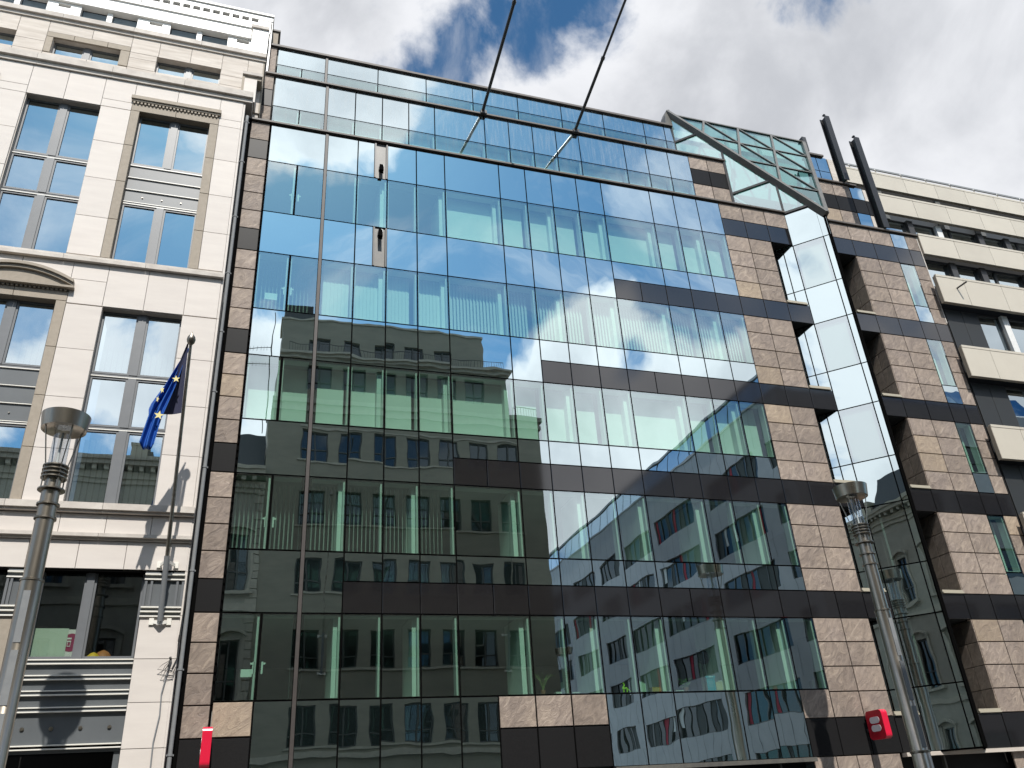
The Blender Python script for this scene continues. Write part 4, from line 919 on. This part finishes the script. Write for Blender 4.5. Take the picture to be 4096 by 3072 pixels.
q.add(vs, [(r*(nc+1)+c, r*(nc+1)+c+1, (r+1)*(nc+1)+c+1, (r+1)*(nc+1)+c) for r in range(nr) for c in range(nc)])
# bulging back layer on the left and the inner layer by the pole, its shade put into the colour
def strip(P, Q, y, bow):
    vs = []; n = 16
    for r in range(n+1):
        a, b = lerp(P, r/n), lerp(Q, r/n)
        for c in range(5): s = c/4; vs.append((a[0]+(b[0]-a[0])*s, y(a[1]+(b[1]-a[1])*s)+bow*math.sin(s*math.pi), a[1]+(b[1]-a[1])*s))
    return vs, [(r*5+c, r*5+c+1, (r+1)*5+c+1, (r+1)*5+c) for r in range(n) for c in range(4)]
BL = [(-1.95, 11.75), (-2.15, 11.35), (-2.33, 10.95), (-2.365, 10.80), (-2.33, 10.55)]; BR = [(-1.93, 11.7), (-2.05, 11.3), (-2.15, 10.95), (-2.2, 10.8), (-2.28, 10.5)]
q.add(*strip(BL, BR, lambda z: -2.30, .05))
cl = q.build('cloth', 'blue', fl, smooth=False); cl.data.polygons.foreach_set('use_smooth', [True]*len(cl.data.polygons))
sd = cl.modifiers.new('thickness', 'SOLIDIFY'); sd.thickness = .006; sd.offset = 1
q = MB(); q.add(*strip(FI, FH, lambda z: -.6-(z-6.23)*.3195-.02, .05)); ic = q.build('inner_cloth', 'shaded_blue', fl); sd = ic.modifiers.new('thickness', 'SOLIDIFY'); sd.thickness = .005
def starmesh(cx, cz, r, y, sx=1., rot=0.):
    pts = []
    for i in range(10):
        a = math.pi/2+i*math.pi/5+rot; rr = r if i % 2 == 0 else r*.40; pts.append((cx+rr*math.cos(a)*sx, y, cz+rr*math.sin(a)))
    return MB().prism(pts, (0, .006, 0)).build('star', 'star', cl)
starmesh(-1.85, 11.574, .10, -2.475, .95, .15); starmesh(-2.105, 10.577, .12, -2.485, 1, -.1); starmesh(-2.12, 11.251, .10, -2.475, .5, .3); starmesh(-2.19, 10.997, .09, -2.475, .4, -.2)

# long flagpoles raked out from the upper ledge
for (ax, az), d, L_, lab in (((7.53, 26.50), (.042, -.925, .378), 7.6, 'long dark flagpole raked out from the upper glass ledge, the left of the two'), ((11.45, 26.44), (.070, -.917, .392), 5.45, 'long dark flagpole raked out from the upper glass ledge, the right of the two')):
    t = thing('flagpole', lab, 'flagpole', (ax, 1.2, az), 'long poles over the glass front'); d = Vector(d).normalized(); a = Vector((ax, 1.22, az)); k = L_*.56
    MB().tube([a, a+d*k], .062, 12).build('pole', 'steel', t, smooth=True); MB().tube([a+d*k, a+d*L_], .048, 12).build('pole_tip', 'steel', t, smooth=True)
    MB().tube([a+d*(k-.06), a+d*(k+.06)], .078, 12).build('sleeve', 'steel', t); MB().tube([a+d*L_, a+d*(L_+.08)], .065, 12).build('end_cap', 'steel', t)
    MB().box(ax-.09, ax+.16, 1.10, 1.24, az-.10, az+.06).build('bracket', 'steel', t)

# ================================================================== red projecting signs
def redsign(xf, y0, y1, z0, z1, lab):
    t = thing('sign', lab, 'sign', (xf+.1, 0, z0), 'red box signs projecting from the facades'); th = .20
    def rr(ya, yb, za, zb, r, x, dx, name, m, top_only=False, par=None):
        pts = []; n = 6
        for (cy_, cz_, a0) in ((ya+r, zb-r, math.pi/2), (ya+r, za+r, math.pi), (yb-r, za+r, 1.5*math.pi), (yb-r, zb-r, 0)):
            for i in range(n+1): a = a0+math.pi/2*i/n; pts.append((x, cy_+r*math.cos(a), cz_+r*math.sin(a)))
        return MB().prism(pts, (dx, 0, 0)).build(name, m, par or t)
    rr(y0, y1, z0, z1, .11, xf, th, 'sign_box', 'red')
    rr(y0+.008, y1-.008, z0+.008, z1-.008, .105, xf-.004, .004, 'sign_face', 'reddark')
    w = y1-y0; h = z1-z0
    for c in (.66, .38): rr(y0+w*.20, y0+w*.78, z0+h*c-.085, z0+h*c+.085, .08, xf-.012, .008, 'white_bar', 'signw')
    MB().box(xf+.06, xf+.14, y1-.02, .02, z0+h*.3, z0+h*.42).box(xf+.06, xf+.14, y1-.02, .02, z0+h*.75, z0+h*.87).build('bracket', 'steel', t)
redsign(17.58, -.84, -.16, 3.12, 3.88, 'red rounded box sign with two white bars on the granite right of the glass front')
redsign(-.43, -.86, -.16, 3.10, 3.93, 'red box sign seen edge on at the bottom left corner of the glass building')

# ================================================================== things on the window sills
SZ = 4.62; YS = .36
def pot(x, lab, tall):
    t = thing('potted_plant', lab, 'plant', (x, YS+.1, SZ))
    MB().lathe([(.05, SZ), (.075, SZ+.10), (.07, SZ+.11)], x, YS+.1, 14).build('pot', 'pot', t)
    q = MB()
    if tall:
        for i in range(13):
            a = R_.uniform(0, 6.28); L_ = R_.uniform(.22, .42); c, s = math.cos(a), math.sin(a)*.5; h = R_.uniform(.28, .48)
            q.tube([(x, YS+.1, SZ+.1), (x+c*L_*.35, YS+.1+s*L_*.35, SZ+.1+h*.7), (x+c*L_*.75, YS+.1+s*L_*.7, SZ+.1+h), (x+c*L_, YS+.1+s*L_, SZ+.1+h*.85)], .009, 4, r_end=.003)
    else:
        for i in range(90):
            p = Vector((x+R_.gauss(0, .07), YS+.1+R_.gauss(0, .05), SZ+.22+R_.gauss(0, .06))); d = Vector((R_.uniform(-1, 1), R_.uniform(-1, 1), R_.uniform(-1, 1))).normalized()*.035; e = d.orthogonal().normalized()*.018
            q.add([p-d, p+e, p+d, p-e], [(0, 1, 2, 3)])
    q.build('leaves', 'plant' if tall else 'green', t, kind='stuff')
pot(8.0, 'grassy pale potted plant on the window sill above the slate panels', True); pot(12.27, 'small bushy potted plant on the sill beside the turquoise board', False)
def boxthing(name, x0, x1, z0, z1, m, lab, cat, y=YS, d=.16): tag(MB().box(x0, x1, y, y+d, z0, z1).box(x0-.004, x1+.004, y-.004, y+d+.004, z1-.012, z1).build(name, m), lab, cat)
bk = thing('book_stack', 'row of pale green binders standing on the sill left of the open carton', 'books', (10.9, YS, SZ))
for k in range(4): MB().box(10.79+k*.05, 10.835+k*.05, YS, YS+.18, SZ, SZ+.30-k*.025).build('binder', 'board', bk)
boxthing('paper_stack', 8.33, 8.50, SZ, SZ+.05, 'paper', 'flat stack of white paper on the sill by the grassy plant', 'papers')
boxthing('paper_stack', 8.80, 9.02, SZ, SZ+.035, 'paper', 'flat stack of white paper right of the upright magazine file', 'papers')
boxthing('magazine_file', 8.54, 8.70, SZ, SZ+.30, 'board', 'upright pale magazine file on the sill right of the grassy plant', 'file box')
boxthing('cardboard_box', 11.17, 11.68, SZ, SZ+.13, 'carton', 'open brown cardboard box on the sill between binders and bushy plant', 'box')
boxthing('storage_box', 13.19, 13.68, SZ, SZ+.24, 'cream', 'cream storage box on the sill right of the turquoise board', 'box')
boxthing('paper_stack', 13.27, 13.55, SZ+.245, SZ+.27, 'paper', 'papers lying on top of the cream storage box', 'papers')
boxthing('paper_stack', 11.90, 12.14, SZ, SZ+.03, 'paper', 'loose white papers on the sill left of the bushy plant', 'papers')
bb = thing('display_board', 'upright turquoise display board with small white print in the lower window row', 'board', (13.03, YS, SZ))
MB().box(12.90, 13.16, YS-.02, YS+.0, SZ, SZ+.36).box(12.88, 13.18, YS-.03, YS+.01, SZ+.34, SZ+.40).build('panel', 'teal', bb)
for k in range(3): MB().box(12.98+k*.045, 13.01+k*.045, YS-.034, YS-.031, SZ+.36, SZ+.385).build('white_mark', 'paper', bb)
for k in range(5): MB().box(12.96, 13.10, YS-.023, YS-.021, SZ+.25-k*.035, SZ+.255-k*.035).build('print_line', 'signw', bb)
lt = thing('toy_dinosaur', 'bright lime green plastic long-necked toy on the sill', 'toy', (10.4, YS, SZ))
MB().tube([(10.30, YS+.05, SZ+.10), (10.36, YS+.05, SZ+.20), (10.33, YS+.05, SZ+.26)], .022, 8).tube([(10.30, YS+.05, SZ+.10), (10.42, YS+.05, SZ+.12), (10.55, YS+.05, SZ+.02)], .035, 8, r_end=.012).box(10.31, 10.34, YS+.03, YS+.07, SZ, SZ+.10).box(10.41, 10.44, YS+.03, YS+.07, SZ, SZ+.10).build('body', 'lime', lt)
fan = thing('desk_fan', 'round dark desk fan behind the window, above the turquoise board', 'fan', (13.2, 1.0, SZ))
o = MB().lathe([(.05, 0), (.20, .02), (.21, .06), (.19, .10), (.05, .12)], n=24).build('fan_head', 'steel', fan); o.location = Vector((13.25, 1.0, 5.65))-ORG[fan.name]; o.rotation_euler = (math.pi/2, 0, 0)
MB().tube([(13.25, 1.05, SZ), (13.25, 1.05, 5.5)], .02, 8).build('stem', 'steel', fan); MB().lathe([(.14, SZ), (.13, SZ+.03)], 13.25, 1.05, 16).build('base', 'steel', fan)
for x0, w, h, lab in ((15.50, .20, .22, 'white paper tray standing in the lower window near the slate pier'), (16.42, .06, .22, 'dark framed picture standing at the right end of the lower window row')):
    boxthing('paper_tray' if w > .1 else 'picture_frame', x0, x0+w, SZ, SZ+h, 'paper' if w > .1 else 'steel', lab, 'tray' if w > .1 else 'picture frame')
tag(piece('paper_sheet', None, 0.0, .36, 15.83, 16.06, .065, 'paper', .003, 0, .001), 'blank white paper taped inside the narrow left window near mid height', 'paper')
tag(piece('paper_sheet', None, .26, .52, 5.10, 5.28, .065, 'paper', .003, 0, .001), 'blank pale paper taped inside the lowest narrow left window beside the handle', 'paper')
# left building ground window contents
nb = thing('notice_board', 'pale green board with magenta disc in the ground window behind the left street lamp', 'board', (-3.9, YG+.1, 5.5))
MB().box(-4.28, -3.55, YG+.08, YG+.10, 5.54, 6.17).build('panel', 'board', nb)
MB().box(-3.55, -3.40, YG+.10, YG+.12, 5.54, 6.15).build('poster', 'paper', nb)
dk = [(-3.46+.20*math.cos(a), YG+.095, 5.86+.20*math.sin(a)) for a in [math.pi*2*i/28 for i in range(28)]]; dk = [(min(max(p[0], -3.56), -3.40), p[1], p[2]) for p in dk]
MB().prism(dk, (0, .004, 0)).build('disc', 'magenta', nb)
MB().box(-3.545, -3.46, YG+.085, YG+.093, 5.87, 5.90).box(-3.535, -3.525, YG+.085, YG+.093, 5.78, 5.87).box(-3.475, -3.465, YG+.085, YG+.093, 5.78, 5.87).box(-3.535, -3.465, YG+.085, YG+.093, 5.77, 5.785).box(-3.55, -3.46, YG+.085, YG+.093, 5.93, 5.965).build('pictogram', 'paper', nb)
ls = thing('table_lamp', 'yellow and brown domed lampshade low in the ground window beside the white pier', 'lamp', (-2.85, YG+.35, 5.45))
MB().lathe([(.22, 5.46), (.20, 5.58), (.12, 5.70), (.03, 5.75)], -2.80, YG+.42, 20).build('shade', 'orange', ls, smooth=True); MB().lathe([(.17, 5.46), (.15, 5.56), (.08, 5.64), (.02, 5.67)], -2.98, YG+.25, 18).build('shade', 'yellow', ls, smooth=True)

# ================================================================== the far side of the street (seen in the glass)
YO = -22.4
# --- grey stone office block
OB = thing('grey_stone_office_block', 'tall grey stone office block with stepped balconies across the street, mirrored in the glass', 'building', (9, -30, 0))
cols = [(2.78, 4.18), (4.84, 6.14), (6.78, 8.02), (8.64, 9.94), (10.55, 11.8), (12.36, 13.56), (14.20, 15.38)]
rws = [(20.32, 22.08), (16.58, 18.46), (12.90, 14.68), (9.12, 11.02), (5.50, 7.36), (1.4, 3.9)]
holes = [(a, b, c, d) for a, b in cols for c, d in rws]; lev2 = [(a, b, 24.75, 26.3) for a, b in cols[:-1]]; att = [(a, b-.1, 27.35, 28.5) for a, b in cols[:5]]
def fwall(name, par, x0, x1, z0, z1, hs, y, m, t=.35):
    q = MB()
    for a, b, c, d in rects(x0, x1, z0, z1, hs): q.box(a, b, y-t, y, c, d)
    return q.build(name, m, par)
fwall('facade_wall', OB, .95, 17.0, 0, 23.3, holes, YO, 'ostone'); fwall('upper_wall', OB, 1.2, 15.1, 24.0, 26.95, lev2, YO-.02, 'ostone'); fwall('attic_wall', OB, 1.2, 13.75, 27.1, 29.75, att, YO-.6, 'ostone')
WC = {}
def owin(par, a, b, c, d, y, style=0):
    k = (round(b-a, 2), round(d-c, 2), style); w = b-a; h = d-c
    if k not in WC:
        q = MB().box(-w/2, -w/2+.07, -.06, .02, 0, h).box(w/2-.07, w/2, -.06, .02, 0, h).box(-w/2+.07, w/2-.07, -.06, .02, 0, .07).box(-w/2+.07, w/2-.07, -.06, .02, h-.07, h).box(-.04, .04, -.06, .02, .07, h-.07)
        if h > 1.5: q.box(-w/2+.07, w/2-.07, -.06, .015, h*.30, h*.30+.06)
        p = MB().box(-w/2+.05, w/2-.05, -.10, -.05, .05, h-.05); WC[k] = (q.mesh('frame', MT['steel']), p.mesh('pane', MT['oglass']))
    f = link('window', WC[k][0], par, ((a+b)/2, y-.16, c)); link('pane', WC[k][1], f, ((a+b)/2, y-.16, c)); return f
for a, b, c, d in holes: owin(OB, a, b, c, d, YO); 
for a, b, c, d in lev2: owin(OB, a, b, c, d, YO-.02)
for a, b, c, d in att: owin(OB, a, b, c, d, YO-.6)
for c, d in rws[:5]: MB().box(cols[0][0]-.15, cols[-1][1]+.2, YO-.1, YO+.07, c-.12, c-.03).build('sill_band', 'otrim', OB)
MB().box(2.6, 15.6, YO-.1, YO+.05, 22.2, 22.3).build('lintel_band', 'otrim', OB); MB().box(.9, 16.6, YO-.1, YO+.16, 4.95, 5.22).build('sill_band', 'otrim', OB)
MB().box(.9, 17.12, YO-.3, YO+.14, 23.2, 23.45).box(.9, 17.05, YO-.3, YO+.08, 23.45, 23.7).box(.9, 17.2, YO-3, YO+.25, 23.7, 23.98).build('cornice', 'otrim', OB)
MB().box(1.1, 15.2, YO-.4, YO+.12, 26.8, 26.97).box(1.1, 15.35, YO-3, YO+.3, 26.97, 27.12).build('balcony_slab', 'otrim', OB)
MB().box(1.1, 13.85, YO-3, YO-.5, 29.75, 29.9).build('coping', 'otrim', OB); MB().box(1.3, 3.0, YO-4, YO-1.2, 29.9, 31.2).build('plant_room', 'oroof', OB)
MB().box(.95, 17.0, -40, YO-.36, 0, 23.7).build('body', 'ostone', OB); MB().box(1.2, 15.1, -38, YO-.40, 23.98, 26.95).build('body', 'ostone', OB); MB().box(1.2, 13.75, -36, YO-.98, 27.1, 29.75).build('body', 'ostone', OB)
def railing(par, x0, x1, y, z, h=.55):
    q = MB().bar((x0, y, z+h), (x1, y, z+h), .03, .03).bar((x0, y, z+.08), (x1, y, z+.08), .02, .02); n = int((x1-x0)/.16)
    for k in range(n+1): x = x0+(x1-x0)*k/n; q.bar((x, y, z), (x, y, z+h), .016, .016, (1, 0, 0))
    q.build('railing', 'steel', par, kind='stuff')
railing(OB, 1.6, 14.9, YO+.15, 27.12); railing(OB, 15.3, 16.9, YO+.1, 23.98, .6)
for px_, lab in ((4.35, 'slanted flagpole on the grey stone block across the street, the left one'), (14.1, 'slanted flagpole on the grey stone block across the street, the right one')):
    wallpole(px_, YO+.12, 8.9, 1.9, 8.6, lab)
# --- classical town house
TH = thing('classical_town_house', 'classical town house with arched windows and cornice, mirrored in the glass', 'building', (-6, -30, 0))
cen = [-.12-2.75*k for k in range(5)]; aw = .92
th_holes = [(c-aw/2, c+aw/2, z0, z1) for c in cen for z0, z1 in ((13.0, 15.85), (7.65, 10.45), (2.4, 5.2))]
fwall('facade_wall', TH, -13.5, .93, 0, 18.35, th_holes, YO, 'olight')
MB().box(.93, 1.5, YO-.35, YO-.004, 0, 18.3).build('facade_wall', 'olight', TH) if False else None
for c, (z0, z1) in [(c, z) for c in cen for z in ((13.0, 15.85), (7.65, 10.45), (2.4, 5.2))]:
    owin(TH, c-aw/2, c+aw/2, z0, z1, YO)
    q = MB(); m = 8
    for i in range(m):   # segmental hood
        t0, t1 = -1+2*i/m, -1+2*(i+1)/m; f = lambda t: z1+.12+.28*(1-t*t)
        q.prism([(c+t0*.78, YO, f(t0)), (c+t1*.78, YO, f(t1)), (c+t1*.78, YO, f(t1)+.16), (c+t0*.78, YO, f(t0)+.16)], (0, .20, 0))
    q.build('window_hood', 'otrim', TH)
    MB().box(c-.72, c-.56, YO, YO+.08, z0-.05, z1+.12).box(c+.56, c+.72, YO, YO+.08, z0-.05, z1+.12).build('window_architrave', 'otrim', TH)
    MB().box(c-.85, c+.85, YO, YO+.22, z0-.22, z0-.06).build('window_sill', 'otrim', TH)
z = 0.; k = 0
while z < 18.2:
    MB().box(.45 if k % 2 else .62, .945, YO, YO+.07, z+.02, z+.42).build('quoin_stone', 'otrim', TH); z += .45; k += 1
MB().box(-13.5, .94, YO-.1, YO+.12, 12.0, 12.35).build('string_course', 'otrim', TH); MB().box(-13.5, .94, YO-.1, YO+.10, 6.6, 6.9).build('string_course', 'otrim', TH)
MB().box(-13.6, .94, YO-.3, YO+.20, 18.35, 18.7).box(-13.6, .94, YO-.3, YO+.10, 18.1, 18.35).box(-13.7, .94, YO-.3, YO+.62, 18.95, 19.2).box(-13.75, .94, YO-.6, YO+.72, 19.2, 19.42).build('cornice', 'otrim', TH)
q = MB(); x = -13.5
while x < .8: q.box(x, x+.22, YO, YO+.5, 18.7, 18.95); x += .55
q.build('brackets', 'otrim', TH, kind='stuff')
MB().box(-13.5, .93, -36, YO-.36, 0, 19.3).build('body', 'olight', TH)
MB().prism([(-4.4, YO-.3, 19.4), (-4.4, YO-1.6, 22.2), (-4.4, YO-8, 22.2), (-4.4, YO-8, 19.4)], (5.3, 0, 0)).build('mansard_roof', 'oroof', TH)
ch = MB().box(-5.95, -5.1, YO-1.6, YO-.7, 19.4, 20.6).box(-6.0, -5.05, YO-1.65, YO-.65, 20.6, 20.75).build('chimney', 'otrim', TH); MB().box(-5.1, -4.85, YO-1.4, YO-.9, 19.6, 20.35).build('chimney_pot', 'steel', TH)
an = thing('tv_antenna', 'tall thin rooftop television antenna beside the grey stone block', 'antenna', (.62, -23.2, 22))
MB().tube([(.62, -23.2, 22), (.62, -23.2, 30.2)], .03, 8).build('mast', 'steel', an)
for z in (26.4, 27.6):
    MB().bar((-.9, -23.2, z), (.62, -23.2, z+.15), .03, .03).build('boom', 'steel', an)
    for k in range(7): x = -.8+k*.2; MB().bar((x, -23.45, z+.1*k/7), (x, -22.95, z+.1*k/7), .015, .015).build('element', 'steel', an)
# --- further house on the left
NH = thing('corner_town_house', 'plain rendered town house at the far left across the street', 'building', (-22, -30, 0))
cen2 = [-15.2-2.6*k for k in range(7)]
hh = [(c-.5, c+.5, z0, z0+2.2) for c in cen2 for z0 in (2.2, 6, 9.8, 13.4)]
fwall('facade_wall', NH, -33, -13.6, 0, 17.6, hh, YO, 'olight'); MB().box(-33, -13.6, -36, YO-.36, 0, 17.5).build('body', 'olight', NH); MB().box(-33, -13.6, YO-.4, YO+.4, 17.5, 17.9).build('cornice', 'otrim', NH)
for h_ in hh: owin(NH, *h_, YO)
# --- white office building along the side street
X3 = 35.2
WB = thing('white_office_building', 'long white clad office building with ribbon windows down the side street, mirrored in the glass', 'building', (45, -50, 0))
segs = [(-24.9, -23.3), (-33.4, -26.4), (-42.8, -36.0), (-49.7, -44.2), (-56.0, -51.5), (-63.2, -57.6), (-71.5, -65), (-79, -73), (-87, -80.5), (-94, -88.5)]
zr = [(6.88+3.95*k, 6.88+3.95*k+2.05) for k in range(-1, 5)]
q = MB()
for a, b, c, d in rects(-96, YO, 0, 27.9, [(s[0], s[1], r[0], r[1]) for s in segs for r in zr]): q.box(X3, X3+.3, a, b, c, d)
q.build('side_wall', 'owhite', WB)
for z in [6.88+3.95*k+dz for k in range(-1, 5) for dz in (-.02, 2.07)]: MB().box(X3-.05, X3, -96, YO, z-.05, z+.05).build('drip_edge', 'steel', WB) if False else None
q = MB(); y = -96.
while y < YO:
    for r in [(0, zr[0][0])]+[(zr[k][1], zr[k+1][0]) for k in range(5)]+[(zr[5][1], 27.9)]: q.box(X3-.004, X3+.001, y-.012, y+.012, r[0], r[1])
    y += 1.25
q.build('panel_joints', 'steel', WB, kind='stuff')
def sidewin(s, r):
    L_ = s[1]-s[0]; h = r[1]-r[0]; w = link('window', None, WB, (X3, (s[0]+s[1])/2, r[0]))
    p = MB().box(X3+.20, X3+.24, s[0], s[1], r[0], r[1]).build('pane', 'oglass', w)
    n = max(2, round(L_/1.1)); q = MB()
    for k in range(n+1): y = s[0]+L_*k/n; q.box(X3+.12, X3+.2, y-.04, y+.04, r[0], r[1])
    q.box(X3+.12, X3+.2, s[0], s[1], r[0], r[0]+.07); q.build('frame', 'steel', w)
    q = MB(); qr = MB(); qw = MB(); used = [0, 0, 0]
    for k in range(n):
        y = s[0]+L_*k/n+.06; u = R_.random()
        if u < .30: q.box(X3+.17, X3+.19, y, y+L_/n*R_.uniform(.35, .85), r[0]+.08, r[1]-.02); used[0] = 1
        elif u < .37: qr.box(X3+.17, X3+.19, y, y+.35, r[0]+.08, r[1]-.02); used[1] = 1
        elif u < .43: qw.box(X3+.17, X3+.19, y, y+.3, r[0]+h*.35, r[1]-.02); used[2] = 1
    for f, qq, m in zip(used, (q, qr, qw), ('oblind', 'ored', 'blind')):
        if f: qq.build('blind', m, w, kind='stuff')
for s in segs:
    for r in zr: sidewin(s, r)
# penthouse glazing
q = MB()
for k in range(37):
    y0 = -95+k*2.0; MB().prism([(X3+.1, y0+.06, 28.05), (X3+.1, y0+1.94, 28.05), (X3+.4, y0+1.94, 30.1), (X3+.4, y0+.06, 30.1)], (.05, 0, .01)).build('penthouse_pane', 'oglassb', WB)
MB().box(X3-.08, X3+.4, -96, YO+.1, 27.9, 28.05).box(X3+.3, X3+1.6, -96, YO, 30.1, 30.3).build('roof_edge', 'owhite', WB)
MB().box(X3+.35, 60, -96, YO-.35, 0, 27.9).box(X3+.5, 58, -94, YO-1.2, 27.9, 30.1).build('body', 'steel', WB)
fh = [(36.2+6.2*k, 36.2+6.2*k+4.8, r[0], r[1]) for k in range(4) for r in zr]
fwall('front_wall', WB, X3+.31, 60, 0, 27.9, fh, YO, 'owhite')
for h_ in fh: owin(WB, *h_, YO)
for k in range(12): x0 = X3+.8+k*2.0; MB().prism([(x0, YO-.1, 28.05), (x0+1.94, YO-.1, 28.05), (x0+1.94, YO-1.2, 30.1), (x0, YO-1.2, 30.1)], (0, -.05, .03)).build('penthouse_pane', 'oglassb', WB)
